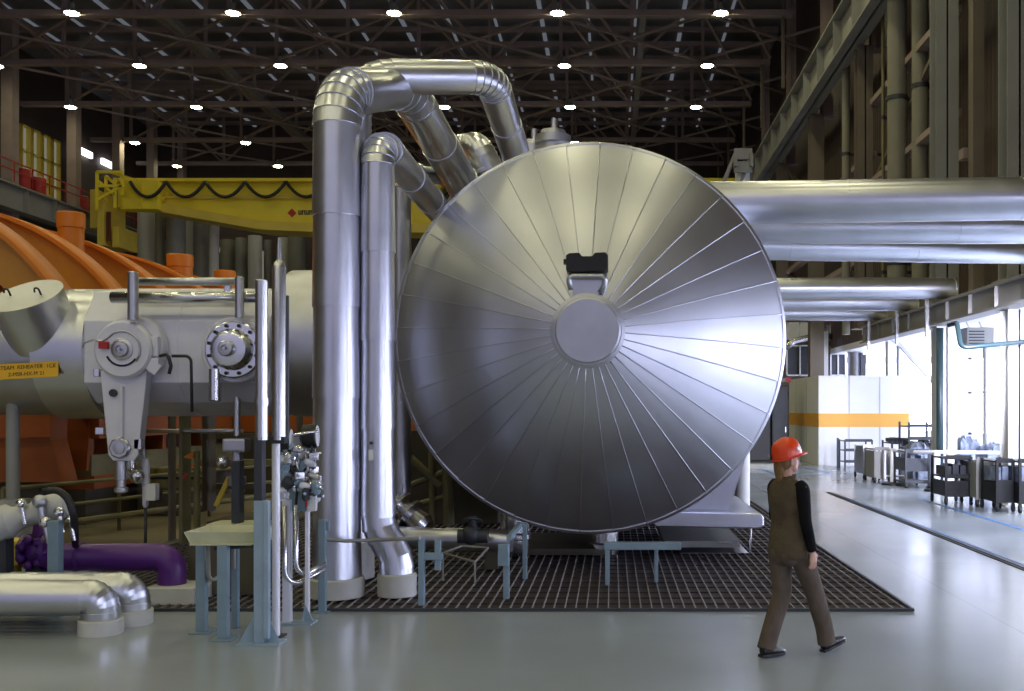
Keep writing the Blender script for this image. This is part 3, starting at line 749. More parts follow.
# ================================================================== GRATING IN THE FLOOR
GX0, GX1, GY0, GY1 = -6.35, 2.94, 9.85, 25.0
t = thing('floor_grating', ((GX0 + GX1) / 2, 16, 0), 'brown steel bar grating set in the floor under the big vessel', 'grating')
bm = B(); box2(bm, (GX0, GY0, 0.001), (GX1, GY1, 0.006)); obj('pit_shade_sheet', bm, 'grating_dark', t)  # dark sheet laid on the floor stands in for the shade of a pit
bm = B(); y = GY0 + .3
while y < GY1: box2(bm, (GX0, y - .006, 0.004), (GX1, y + .006, 0.020)); y += .31
obj('cross_grating', bm, 'grating_dark', t)
bm = B(); x = GX0 + .05
while x < GX1: box2(bm, (x - .0055, GY0, 0.004), (x + .0055, GY1, 0.028)); x += .108
obj('bar_grating', bm, 'grating_steel', t)
bm = B()
for (a, b) in (((GX0 - .03, GY0 - .03, .001), (GX1 + .03, GY0, .03)), ((GX0 - .03, GY0, .001), (GX0, GY1, .03)), ((GX1, GY0, .001), (GX1 + .03, GY1, .03))): box2(bm, a, b)
obj('edge_frame', bm, 'dark_metal', t)

# ================================================================== THE VESSEL
VXc, VYr, VZ, VR = -0.264, 12.0, 2.84, 2.34
t = thing('pressure_vessel', (VXc, 15, 0), 'huge round silver pressure vessel with pleated sheet-metal end facing the view', 'pressure vessel')
bm = B()
dat = []; y = VYr + .02
while y < 21.0:
    dat.append((Vector((VXc, y, VZ)), Vector((0, 1, 0)), VR - .02)); dat.append((Vector((VXc, y + 1.0, VZ)), Vector((0, 1, 0)), VR - .035)); y += 1.0
rings(bm, dat, 72); obj('shell', bm, 'clad', t)
RH = .36
def hprof(r):
    n_ = 40; s = 0; dr = (VR - r) / n_
    for i in range(n_):
        q = (r + (i + .5) * dr) / VR
        s += math.tan(math.radians(15 + 24 * q)) * dr
    return s


NG = 36
bm = B(); RS = [RH * .9, .6, .85, 1.1, 1.35, 1.6, 1.85, 2.1, 2.25, VR]
HS = [hprof(r) for r in RS]
SUB = 4; OFF = math.radians(7)
for g in range(NG):
    a0 = OFF + 2 * PI * g / NG; a1 = OFF + 2 * PI * (g + 1) / NG
    grid = []
    for i, r in enumerate(RS):
        row = []
        for j in range(SUB + 1):
            a = a0 + (a1 - a0) * j / SUB + (.10 / VR if j == SUB else 0) * 0
            up = .005 * (1 - j / SUB) * min(1, .35 + r / VR)       # lapped: one edge of each sheet rides up over its neighbour
            row.append(bm.verts.new((VXc + r * math.cos(a), VYr - HS[i] - up, VZ + r * math.sin(a))))
        grid.append(row)
    for i in range(len(RS) - 1):
        for j in range(SUB):
            f = bm.faces.new((grid[i][j], grid[i][j + 1], grid[i + 1][j + 1], grid[i + 1][j])); f.smooth = True
    # turned lip at the raised edge
    lipv = [bm.verts.new((v.co.x + .012 * math.sin(a0), v.co.y + .018, v.co.z - .012 * math.cos(a0))) for v in (row_[0] for row_ in grid)]
    for i in range(len(RS) - 1): bm.faces.new((grid[i][0], grid[i + 1][0], lipv[i + 1], lipv[i]))
head = obj('head_cladding', bm, 'clad_head', t, 28)
bm = B()
for g in range(NG):
    a = OFF + 2 * PI * g / NG
    pts = [Vector((VXc + r * math.cos(a), VYr - h - .014, VZ + r * math.sin(a))) for r, h in zip(RS, HS)]
    rings(bm, [(p, (pts[min(i + 1, len(pts) - 1)] - pts[max(0, i - 1)]), .0055, .0055) for i, p in enumerate(pts)], 6, sharp=False)
obj('seam_rib', bm, 'clad', t)
bm = B(); lathe(bm, [(VR - .03, .12), (VR + .012, .10), (VR + .012, -.012), (VR - .02, -.03)], (VXc, VYr, VZ), (0, 1, 0), 96); obj('rim_band', bm, 'clad', t)
hy = VYr - hprof(RH)
bm = B(); lathe(bm, [(RH + .05, -.06), (RH + .05, .02), (RH + .01, .035)], (VXc, hy, VZ), ax, 56); lathe(bm, [(RH - .0, .0), (RH - .0, .055), (RH - .02, .065)], (VXc, hy, VZ), ax, 56); obj('hub_disc', bm, 'dull_clad', t, 12)
# black box on its bracket above the hub
q = 1.0
Yb = 10.86
bm = B()
pr = [(566, 255), (569, 253), (579, 252.5), (582, 256), (592, 256), (595, 252.5), (605, 252), (608, 255), (608, 269), (605, 271), (569, 272), (566, 270)]
prism(bm, [at(*p, Yb - .06) for p in pr], (0, .30, 0)); jb = obj('junction_box', bm, 'black', t, bev=.008); jb['label'] = 'black notched box above the hub'
bm = B(); box(bm, at(565, 262, Yb), (.03, .1, .05)); obj('cable_gland', bm, 'black', jb)
bm = B(); pts = [at(571, 290, Yb - .02), at(568, 276, Yb - .04), at(606, 276, Yb - .04), at(604, 286, Yb - .02), at(600, 292, Yb + .02)]
tube(bm, pts, .030, .05, 10)
prism(bm, [at(*p, Yb + .02) for p in ((569, 276), (606, 276), (598, 297), (574, 297))], (0, .05, 0)); obj('bracket_frame', bm, 'steel', t)
# nozzles: two legs of the drain under the rim, two on the top, saddle
for (px, Y, py0, py1, r) in ((515, 13.3, 556, 500, .20), (605, 13.6, 565, 500, .19)):
    p0, p1 = at(px, py0, Y), at(px, py1 - 20, Y)
    bm = B(); lathe(bm, [(r * .55, -.0), (r * .9, .06), (r, .14), (r, .22), (r * 1.15, .24), (r * 1.15, .30), (r, .32), (r, (p1 - p0).length)], p0, (0, 0, 1), 28); obj('bottom_nozzle', bm, 'bright_steel', t, 30)
for (px, Y, py1, r, m) in ((553, 14.6, 131, .21, 'dull_clad'), (533, 15.4, 141, .16, 'steel')):
    zt = gz(py1, Y); z0 = 4.7; x = gx(px, Y)
    bm = B(); lathe(bm, [(r, 0), (r, zt - z0 - .2), (r * 1.25, zt - z0 - .19), (r * 1.25, zt - z0 - .08), (r * .9, zt - z0 - .06), (r * .85, zt - z0)], (x, Y, z0), (0, 0, 1), 28); nz = obj('top_nozzle', bm, m, t, 30)
    bm = B(); cyl(bm, (x + .02, Y, zt - .02), (x + .02, Y, zt + .18), .05, n=12); obj('vent_stub', bm, 'steel', nz, 30)
YS_ = 13.6
bm = B(); prism(bm, [at(*p, YS_ + .1) for p in ((690, 513), (728, 513), (746, 456), (700, 440), (640, 440), (600, 513))], (0, .5, 0)); obj('saddle', bm, 'dull_clad', t)
bm = B(); pr = [(652, 523), (658, 516), (678, 511.5), (760, 513), (764, 517), (764, 526), (760, 529), (656, 527)]
prism(bm, [at(*p, YS_ - .25) for p in pr], (0, 2.6, 0)); obj('saddle_plate', bm, 'clad', t, bev=.02)
bm = B(); box2(bm, at(664, 541, YS_ + .0), at(722, 528, YS_ + 2.2)); obj('saddle_foot', bm, 'column_grey', t)
bm = B(); box2(bm, at(680, 549, YS_ - .0).to_tuple()[:2] + (.03,), at(728, 543, YS_ + 2.4)); box2(bm, at(718, 542, YS_ - .05), at(732, 537, YS_ + .6)); obj('slide_plate', bm, 'bright_steel', t)
bm = B(); box2(bm, (gx(490, 13.4), 13.4, .03), (gx(612, 13.4), 15.2, gz(549, 13.4))); obj('foundation_block', bm, 'olive_dark', t)
bm = B(); box2(bm, (-2.0, 17.2, .03), (1.5, 18.2, 1.2)); obj('saddle', bm, 'dull_clad', t)
bm = B(); cyl(bm, at(751, 527, YS_ + .1), Vector((gx(751, YS_), YS_ + .1, .03)), .015, n=8); obj('sampling_tube', bm, 'bright_steel', t)

# ================================================================== CLAD PIPES OF THE VESSEL
def collar(x, y, r, z0, h, t):
    bm = B(); lathe(bm, [(r, z0), (r, z0 + h - .015), (r - .015, z0 + h)], (x, y, 0), (0, 0, 1), 40); o = obj('base_collar', bm, 'white_collar', t, 30); return o


def pipe_thing(loc, label, pts, r, bend, m='clad', name='insulated_pipe', **k):
    t = thing(name, loc, label, 'pipe')
    bm = B(); clad(bm, pts, r, bend, **k); obj('cladding', bm, m, t)
    return t


p = at(337, 598, 10.5); p.z = 0.03
t = pipe_thing(p, 'tall silver clad pipe nearest the view, arching over into the vessel', [(p.x, p.y, .20), (p.x, p.y, gz(92, 10.5)), at(406, 88, 12.3), at(480, 213, 15.4), at(500, 250, 15.9)], .242, [0, .50, 1.1, .3, 0])
collar(p.x, p.y, .285, .03, .20, t)
bm = B(); lathe(bm, [(.27, -.05), (.27, .05)], at(449, 168, 14.4), at(470, 198, 15.1) - at(449, 168, 14.4), 32); obj('flange', bm, 'steel', t, 30)
p = at(354, 580, 11.65)
t = pipe_thing((p.x, p.y, .03), 'silver clad pipe with the highest arch, rising behind the tallest front pipe', [(p.x, p.y, .2), (p.x, p.y, gz(77, 11.65)), at(491, 77, 12.4), at(517, 158, 14.2), at(531, 200, 14.8)], .20, [0, .5, .42, .3, 0])
collar(p.x, p.y, .235, .03, .42, t)
p = at(378, 540, 10.55)
q = at(397, 598, 10.55)
t = pipe_thing((q.x, q.y, .03), 'slimmer silver clad pipe with an offset bend above its base', [(q.x, q.y, .2), (q.x, q.y, .44), (p.x, p.y, .74), (p.x, p.y, gz(151, 10.55)), at(386, 149, 11.0), at(448, 221, 14.4), at(470, 255, 15.2)], .172, [0, .38, .38, .2, .2, .3, 0], step=14)
collar(q.x, q.y, .205, .03, .235, t)
bm = B(); box(bm, at(371, 455, 10.36), (.045, .03, .11), bev=.005); obj('tag_plate', bm, 'white_paint', t)
bm = B(); box(bm, at(371.5, 443, 10.37), (.03, .04, .03)); obj('clip', bm, 'dark_metal', t)
bm = B(); lathe(bm, [(.19, -.04), (.19, .04)], at(431, 201, 13.5), at(448, 221, 14.4) - at(431, 201, 13.5), 28); obj('flange', bm, 'steel', t, 30)
p = at(402, 540, 13.4)
t = pipe_thing((p.x, p.y, .03), 'dim silver pipe half hidden between the slim pipe and the vessel', [(p.x, p.y, .03), (p.x, p.y, gz(172, 13.4)), at(470, 180, 15.5)], .115, .25, 'dull_clad')
t = pipe_thing(at(468, 200, 15.0), 'short silver return bend standing over the vessel rim between two arched pipes', [at(440, 192, 16.6), at(462, 148, 15.3), at(479, 146, 14.6), at(512, 222, 14.9)], .20, [0, .28, .28, 0], step=14)
bm = B(); lathe(bm, [(.225, -.03), (.225, .03)], at(484, 170, 14.7), at(500, 208, 14.8) - at(484, 170, 14.7), 28); obj('flange', bm, 'steel', t, 30)
t = pipe_thing(at(415, 171, 16.0), 'pale short pipe end showing between the arched pipes', [at(396, 168, 16.4), at(422, 172, 15.8), at(448, 190, 16.6)], .14, .3, 'clad')
# yellow hand valve tucked beside the flange
t = thing('hand_valve', at(433, 190, 15.0), 'small yellow hand valve between the pipe flanges by the vessel rim', 'valve')
bm = B(); lathe(bm, [(.07, 0), (.11, .05), (.11, .2), (.06, .24)], at(436, 195, 15.0), (.5, 0, .7), 14); obj('body', bm, 'yellow_dull', t, 30)
bm = B(); bar(bm, at(429, 185, 14.9), at(447, 175, 14.9), .03, .03); obj('lever', bm, 'bright_steel', t)
bm = B(); box(bm, at(441, 190, 15.1), (.28, .2, .3), mtx=Matrix.Rotation(.6, 4, 'Y'), bev=.02); obj('bonnet', bm, 'column_brown', t)

# pipe support post with square head behind the vessel
t = thing('pipe_support', (gx(743, 19), 19, 0), 'white post with an open square steel head standing behind the vessel', 'support')
bm = B(); cyl(bm, (gx(742.5, 19), 19, .002), at(742.5, 168, 19), .14, n=20); obj('post', bm, 'white_paint', t, 30)
bm = B()
for (a, b) in (((734, 167), (752, 167)), ((734, 154), (752, 154)), ((735, 154), (735, 167)), ((751, 154), (751, 167))): bar(bm, at(*a, 18.8), at(*b, 18.8), .06, .2)
for (a, b) in (((735, 155), (722, 186)), ((751, 155), (740, 186)), ((723, 184), (741, 184))): bar(bm, at(*a, 18.8), at(*b, 18.9), .06, .06)
obj('head_frame', bm, 'column_grey', t)

# ================================================================== CLAD PIPES RUNNING TO THE WINDOW SIDE
for (Y0, Y1, r, zc2, x0, m, lab) in ((13.75, 13.25, .285, 4.81, .9, 'clad', 'nearest of the long silver pipes running from the vessel to the wall'), (15.8, 15.8, .26, 4.86, .8, 'clad', 'second long silver pipe, tucked behind the nearest of the upper trio'), (17.5, 18.2, .25, 4.87, .8, 'clad', 'hindmost of the upper trio of long silver pipes'),
                          (24.0, 24.0, .255, 4.87, .6, 'clad', 'nearest of the lower trio of silver pipes that end at the gallery girder'), (27.0, 27.0, .25, 4.87, .6, 'clad', 'middle of the lower trio of silver pipes that end at the gallery girder'), (30.0, 30.0, .25, 4.87, .6, 'clad', 'hindmost of the lower trio of silver pipes that end at the gallery girder')):
    t = thing('insulated_pipe', (4, (Y0 + Y1) / 2, zc2), lab, 'pipe', 'silver pipes running to the window side')
    bm = B(); xe_ = 8.2 if Y0 > 20 else 7.75; clad(bm, [(x0, Y0 - .0, zc2), (xe_, Y1, zc2)], r, .1, 2.6, .006, 40); obj('cladding', bm, m, t)
    if 1:
        bm = B(); lathe(bm, [(r * 1.08, -.02), (r * 1.1, .02), (r * .4, .10)], (xe_, Y1, zc2), (1, 0, 0), 32); obj('end_cap', bm, 'bright_steel', t, 30)
t = thing('pipe_hanger', (7.8, 24, 4.5), 'trio of bright hanger clips under the gallery girder edge', 'hanger')
for Y in (24.6, 27.2, 30.2):
    bm = B(); box2(bm, (7.72, Y, 3.75), (7.8, Y + .08, 4.75)); bar(bm, (7.76, Y + .04, 3.75), (7.6, Y + .04, 3.62), .06, .06); obj('clip', bm, 'bright_steel', t)

# ================================================================== LOW STEEL SUPPORT STANDS ON THE GRATING
def stand(label, parts, loc):
    t = thing('support_stand', loc, label, 'support stand', 'low blue-grey support stands')
    for (nm, a, b) in parts:
        bm = B(); box2(bm, a, b); obj(nm, bm, 'blue_paint', t, bev=.006)
    return t


Y = 9.95
stand('blue-grey bracket stand beside the offset base of the slim pipe', [('post', (gx(418, Y), Y, .03), (gx(424, Y), Y + .08, gz(538, Y))), ('crossbeam', (gx(424, Y), Y, gz(560, Y)), (gx(442, Y), Y + .07, gz(553, Y))), ('leg', (gx(434, Y), Y + .02, .38), (gx(440, Y), Y + .09, gz(540, Y)))], (gx(421, Y), Y, .03))
Y = 10.3
stand('blue-grey stand with square plate in front of the vessel drain', [('post', (gx(503, Y), Y, .03), (gx(509, Y), Y + .07, gz(545, Y))), ('plate', (gx(498, Y), Y - .02, gz(566, Y)), (gx(508.5, Y), Y + .05, gz(544, Y))), ('leg', (gx(512, Y) + .0, Y + 1.2, .03), (gx(517, Y), Y + 1.27, .68)), ('crossbeam', (gx(506, Y), Y + .05, .62), (gx(511, Y), Y + 1.25, .68))], (gx(506, Y), Y, .03))
Y = 11.1
stand('blue-grey portal stand under the middle of the vessel', [('crossbeam', (gx(604, Y), Y, gz(550, Y)), (gx(681, Y), Y + .12, gz(543, Y))), ('leg', (gx(605, Y), Y, .03), (gx(609.5, Y), Y + .08, gz(550, Y))), ('leg', (gx(655, Y), Y + .2, .03), (gx(659, Y), Y + .27, gz(549, Y))), ('crossbeam', (gx(640, Y), Y + .18, .42), (gx(665, Y), Y + .24, .46))], (gx(640, Y), Y, .03))
# low pipes and fittings at the back of the grating
t = thing('insulated_pipe', at(450, 540, 12.2), 'pale clad pipe lying low over the grating left of the vessel drain', 'pipe')
bm = B(); clad(bm, [at(382, 537, 12.4), at(512, 541, 12.2)], .13, .1); obj('cladding', bm, 'clad', t)
for px in (405, 492):
    bm = B(); box2(bm, (gx(px, 12.3) - .08, 12.2, .03), (gx(px, 12.3) + .08, 12.4, .32)); obj('pipe_shoe', bm, 'olive_dark', t)
t = thing('globe_valve', at(472, 535, 11.9), 'dark small valve with handwheel and drip frame on the low pale pipe', 'valve')
bm = B(); ball(bm, at(471, 535, 11.95), .12, 16); cyl(bm, at(458, 536, 11.95), at(488, 536, 11.95), .085, n=18); lathe(bm, [(.05, 0), (.05, .2)], at(473, 533, 11.95), (0, 0, 1), 12); obj('body', bm, 'dark_metal', t, 35)
bm = B(); tube(bm, [at(473 + 9 * math.cos(a), 521 + 3.5 * math.sin(a), 11.95) + Vector((0, .1 * math.sin(a), 0)) for a in [i * PI / 8 for i in range(17)]], .014, .05, 8); bar(bm, at(464, 521, 11.95), at(482, 521, 11.95), .02, .02); obj('handwheel', bm, 'dark_metal', t)
bm = B(); fr = [at(443, 553, 11.4), at(475, 562, 11.2), at(488, 548, 11.6), at(462, 546, 11.7), at(443, 553, 11.4)]
tube(bm, fr, .014, .02, 8); bar(bm, fr[1], Vector((fr[1].x, fr[1].y, .03)), .02, .02); bar(bm, fr[0], Vector((fr[0].x, fr[0].y, .03)), .02, .02); obj('drip_frame', bm, 'column_grey', t)
t = thing('flanged_valve', at(406, 515, 12.6), 'bright slanted flanged fitting beside the slim pipe', 'valve')
dv = (at(420, 533, 12.6) - at(395, 500, 12.6)).normalized(); o_ = at(393, 510, 12.6)
bm = B(); lathe(bm, [(.10, -.1), (.10, .02), (.21, .02), (.21, .06), (.12, .07), (.12, .17), (.21, .18), (.21, .22), (.13, .23), (.16, .42), (.12, .5)], at(398, 505, 12.6), Vector((.75, -.25, -.55)), 24); obj('body', bm, 'bright_steel', t, 30)
bm = B(); bar(bm, at(396, 505, 12.6), at(403, 484, 12.6), .04, .04); obj('lever', bm, 'steel', t)
x = gx(402, 12.6); bm = B(); box2(bm, (x - .06, 12.55, .03), (x + .1, 12.7, .6)); obj('foot', bm, 'dark_metal', t)
bm = B(); tube(bm, [at(318, 539, 10.0), at(345, 541, 10.12), at(378, 540, 10.28), at(420, 538, 9.92)], .018, .4, 8); tag(obj('guard_rod', bm, 'column_grey'), 'thin grey rod crossing in front of the clad pipes near their feet', 'rod')
# dim tubes between the slim pipe and the vessel
t = thing('tube_bundle', at(425, 470, 16), 'dim olive tubes and braces behind the gap left of the vessel', 'pipework')
for (a, b, r) in (((410, 458), (440, 486), .07), ((408, 486), (450, 470), .05), ((432, 440), (433, 525), .06), ((414, 506), (452, 494), .05), ((448, 468), (449, 525), .09)):
    bm = B(); cyl(bm, at(*a, 16), at(*b, 16), r, n=12); obj('tube', bm, 'olive', t, 30)
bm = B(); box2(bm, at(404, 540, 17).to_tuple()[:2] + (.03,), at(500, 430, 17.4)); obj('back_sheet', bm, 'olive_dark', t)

# ================================================================== LEFT FOREGROUND
# two silver elbows going into the floor
ex = None
for (Y, pxe, lab) in ((8.88, 101, 'front silver elbow pipe turning down into the floor at the lower left'), (9.28, 132, 'rear silver elbow pipe turning down into the floor at the lower left')):
    xe = gx(pxe, Y) - .0
    t = thing('elbow_pipe', (xe, Y, 0), lab, 'pipe', 'silver elbow pipes at the lower left')
    bm = B(); clad(bm, [(-9.6, Y, .315), (xe, Y, .315), (xe, Y, .08)], .155, [0, .235, 0], 1.1, .009, 36, 13); obj('cladding', bm, 'clad', t)
    bm = B(); lathe(bm, [(.185, 0), (.185, .125), (.175, .135)], (xe, Y, 0), (0, 0, 1), 36); obj('base_collar', bm, 'white_collar', t, 30)
    for xs in (-6.2, -8.4):
        bm = B(); box2(bm, (xs - .1, Y - .12, 0), (xs + .1, Y + .12, .17)); obj('pipe_shoe', bm, 'concrete', t)
# purple pipe in its concrete block
Y = 10.35
xb0, xb1 = gx(144, 10.1), gx(194, 10.1)
t = thing('purple_pipe', (gx(170, Y), Y, 0), 'purple painted pipe bending down into a concrete block', 'pipe')
xe = gx(172, Y); zp = gz(557, Y)
bm = B(); tube(bm, [(gx(34, Y), Y, zp), (xe, Y, zp), (xe, Y, .16)], .142, .26, 28, 12); obj('pipe_run', bm, 'purple_paint', t, 50)
bm = B(); lathe(bm, [(.15, -.02), (.156, 0), (.15, .02)], (gx(81, Y), Y, zp), xa, 28); obj('weld_ring', bm, 'purple_paint', t, 30)
bm = B(); box2(bm, (xb0, 10.1, .0), (xb1, 10.62, gz(588, 10.1) - .0), .0); bb = obj('concrete_block', bm, 'white_collar', t, bev=.012)
for px in (72, 86):
    bm = B(); box2(bm, (gx(px, Y) - .05, Y - .1, .0), (gx(px, Y) + .06, Y + .1, zp - .13)); obj('pipe_shoe', bm, 'white_paint', t)
t = thing('purple_valve', (gx(35, Y), Y, 0), 'dark purple valve body with lobed bonnet at the end of the purple pipe', 'valve')
c = Vector((gx(33, Y - .15), Y - .05, gz(550, Y)))
bm = B(); ball(bm, c, .19, 20, (.7, .8, .85)); lathe(bm, [(.17, -.14), (.17, -.1)], c, xa, 24); lathe(bm, [(.2, .1), (.2, .15)], c, xa, 24)
for i in range(7):
    a = 2 * PI * i / 7; ball(bm, c + Vector((.12 * math.cos(a), -.14, .13 * math.sin(a))), .05, 10)
lathe(bm, [(.09, 0), (.06, .2), (.04, .26)], c + Vector((.02, 0, .1)), (0, 0, 1), 16); obj('body', bm, 'purple_paint', t, 50)
bm = B(); box2(bm, (c.x - .08, c.y - .1, 0), (c.x + .08, c.y + .12, c.z - .15)); obj('foot', bm, 'dark_metal', t)
t = thing('yellow_valve', (gx(8, 10.4), 10.4, 0), 'yellow valve block with red handle at the left edge', 'valve')
c = Vector((gx(10, 10.4), 10.45, gz(552, 10.4)))
bm = B(); box(bm, c, (.34, .3, .26), bev=.05); cyl(bm, (c.x, c.y, 0), (c.x, c.y, c.z - .1), .08, n=16); obj('body', bm, 'yellow_dull', t)
bm = B(); tube(bm, [c + Vector((-.1, -.2, .04)), c + Vector((-.02, -.25, .06)), c + Vector((-.02, -.25, -.08)), c + Vector((-.1, -.2, -.08))], .03, .05, 10); obj('handle', bm, 'red_paint', t)
t = thing('control_valve', (gx(20, 10.0), 10.0, 0), 'pale grey control valve with round white end cover at the left edge', 'valve')
zv = gz(522, 10.0)
cL = Vector((gx(8, 10.0), 9.9, zv))
dvv = Vector((1, .25, .32)).normalized()
bm = B(); lathe(bm, [(.02, -.2), (.13, -.18), (.17, -.1), (.17, .08), (.13, .12), (.115, .18), (.11, .3), (.14, .34), (.145, .52), (.12, .60), (.07, .62)], cL, dvv, 28); obj('body', bm, 'white_collar', t, 40)
bm = B(); lathe(bm, [(.16, 0), (.155, -.03)], cL + dvv * -.12 + Vector((0, -.0, 0)), dvv, 24); obj('end_cover', bm, 'purple_paint', t, 30)
for (dx, dy, dz, r) in ((.42, -.08, .22, .07), (.62, -.1, .12, .05), (.22, -.05, .2, .05), (.72, -.08, .04, .04), (.5, -.12, .02, .06)):
    bm = B(); ball(bm, cL + Vector((dx, dy, dz)), r, 12); cyl(bm, cL + Vector((dx, dy, dz - r * .2)), cL + Vector((dx + .04, dy, dz - .2)), r * .5, n=10); obj('fitting', bm, 'bright_steel' if r < .065 else 'dull_clad', t, 40)
bm = B(); box2(bm, (cL.x - .06, 9.86, 0), (cL.x + .06, 10.0, zv - .13)); obj('foot', bm, 'dark_metal', t)
Y = 9.6
bm = B(); tube(bm, [at(44, 492, Y), at(56, 489, Y), at(68, 497, Y), at(74, 515, Y), at(75.5, 545, 10.25)], .035, .25, 12); tag(obj('rubber_hose', bm, 'rubber'), 'black rubber hose looping down to the purple pipe', 'hose')
bm = B(); box2(bm, (gx(47, Y), Y, .0), (gx(58, Y), Y + .1, gz(521, Y))); box2(bm, (gx(43, Y), Y - .04, .0), (gx(62, Y), Y + .14, .012)); tag(obj('valve_post', bm, 'blue_paint', None, bev=.006), 'short blue-grey square post in front of the purple valve', 'post')

# drip tray bench
t = thing('drip_tray_bench', (gx(212, 8.9), 8.9, 0), 'cream drip tray on blue-grey square legs in front of the grating', 'bench')
zt = gz(535, 8.9)
bm = B()
x0, x1 = gx(190, 8.75), gx(262, 8.75)
prism(bm, [(x0, 8.62, zt + .06), (x0 + .06, 8.66, zt - .05), (x1, 8.66, zt - .05), (x1, 8.62, zt + .06)], (0, .02, 0))
prism(bm, [(x0, 9.14, zt + .06), (x0 + .06, 9.10, zt - .05), (x1, 9.10, zt - .05), (x1, 9.14, zt + .06)], (0, .02, 0))
box2(bm, (x0 + .05, 8.62, zt - .055), (x1, 9.15, zt - .04)); box2(bm, (x1 - .01, 8.62, zt - .05), (x1, 9.15, zt + .06)); prism(bm, [(x0, 8.62, zt + .06), (x0 + .06, 8.62, zt - .05), (x0 + .075, 8.62, zt - .05), (x0 + .015, 8.62, zt + .06)], (0, .53, 0))
obj('tray', bm, 'cream_tray', t)
for (px, Yl) in ((202, 8.92), (223.5, 8.64)):
    w = .042
    bm = B(); x = gx(px, Yl); box2(bm, (x - w, Yl - w, .012), (x + w, Yl + w, zt - .05)); box2(bm, (x - .09, Yl - .09, 0), (x + .09, Yl + .09, .014)); obj('leg', bm, 'blue_paint', t, bev=.005)
x = gx(230, 9.1) + .05; bm = B(); box2(bm, (x - .03, 9.07, .0), (x + .03, 9.13, zt - .05)); obj('leg', bm, 'blue_paint', t, bev=.005)
bm = B(); tube(bm, [at(208, 543, 8.85), at(209, 582, 8.9), at(221, 576, 9.0)], .018, .08, 8); tube(bm, [at(234, 545, 8.9), at(234, 569, 8.9)], .016, n=8); obj('drain_tube', bm, 'column_grey', t)
bm = B(); tube(bm, [at(215, 549, 8.75), at(262, 545, 8.6)], .014, n=8); obj('cable_line', bm, 'dark_metal', t)
t = thing('drip_tray_bench', (gx(240, 10.6), 10.6, 0), 'second cream tray just behind the first, on a dark pedestal', 'bench')
zt = gz(527, 10.6)
bm = B(); box2(bm, (gx(210, 10.6), 10.5, zt - .04), (gx(236, 10.6), 10.9, zt + .04)); box2(bm, (gx(238, 10.6), 10.5, zt - .04), (gx(262, 10.6), 10.9, zt + .04)); obj('tray', bm, 'cream_tray', t)
bm = B(); box2(bm, (gx(190, 10.6), 10.55, .03), (gx(262, 10.6), 10.9, zt - .12)); obj('pedestal', bm, 'olive_dark', t)
bm = B(); box2(bm, (gx(232, 10.6), 10.58, zt - .13), (gx(240, 10.6), 10.72, zt + .7)); obj('post', bm, 'dark_metal', t)

# gusseted post with the first sampling tube
Y = 8.5
t = thing('instrument_post', (gx(264, Y), Y, 0), 'tall round tube on a gusseted blue-grey post, the nearest upright', 'post')
bm = B(); x = gx(262, Y); box2(bm, (x - .055, Y - .05, .012), (x + .035, Y + .05, gz(500, Y))); box2(bm, (x + .03, Y - .06, .05), (x + .075, Y - .0, gz(500, Y)))
obj('post', bm, 'pale_blue_paint', t, bev=.006)
bm = B(); prism(bm, [(gx(236, Y) + .03, Y - .005, .012), (x - .04, Y - .005, .30), (x - .04, Y - .005, .012)], (0, .012, 0)); prism(bm, [(gx(280, Y), Y - .005, .012), (x + .04, Y - .005, .26), (x + .04, Y - .005, .012)], (0, .012, 0)); obj('gusset', bm, 'pale_blue_paint', t)
bm = B(); box2(bm, (x - .19, Y - .12, 0), (x + .17, Y + .12, .014)); obj('base_plate', bm, 'pale_blue_paint', t)
bm = B(); box2(bm, (x - .05, Y - .05, gz(500, Y)), (x + .015, Y + .05, gz(437, Y))); obj('dark_channel', bm, 'dark_metal', t)
bm = B(); lathe(bm, [(.052, 0), (.052, gz(281, Y) - gz(440, Y)), (.045, gz(281, Y) - gz(440, Y) + .01)], (gx(261.5, Y), Y, gz(440, Y)), (0, 0, 1), 24); lathe(bm, [(.06, -.03), (.06, .03)], (gx(261.5, Y), Y, gz(402, Y)), (0, 0, 1), 24); obj('tube', bm, 'steel', t, 30)
Y = 8.75
t = thing('instrument_post', (gx(279, Y), Y, 0), 'tall tapering tube standing just right of the gusseted post', 'post')
x = gx(279, Y); z0 = gz(440, Y)
bm = B(); lathe(bm, [(.060, 0), (.060, gz(268, Y) - z0), (.045, gz(263, Y) - z0), (.022, gz(260, Y) - z0), (.018, gz(246, Y) - z0), (.010, gz(238, Y) - z0)], (x, Y, z0), (0, 0, 1), 24); obj('tube', bm, 'steel', t, 30)
bm = B(); lathe(bm, [(.035, 0), (.035, z0 - .0)], (gx(276, Y), Y, 0), (0, 0, 1), 18); obj('lower_tube', bm, 'lilac_metal', t, 30)
bm = B(); box2(bm, (gx(272, Y), Y - .05, z0 - .03), (gx(286, Y), Y + .05, z0 + .03)); box2(bm, (gx(270, Y), Y - .08, 0), (gx(284, Y), Y + .08, .012)); obj('joint_plate', bm, 'dark_metal', t)
bm = B(); cyl(bm, (gx(285, Y), Y + .05, z0), (gx(285, Y), Y + .05, gz(295, Y)), .02, n=10); obj('thin_tube', bm, 'dark_metal', t, 30)
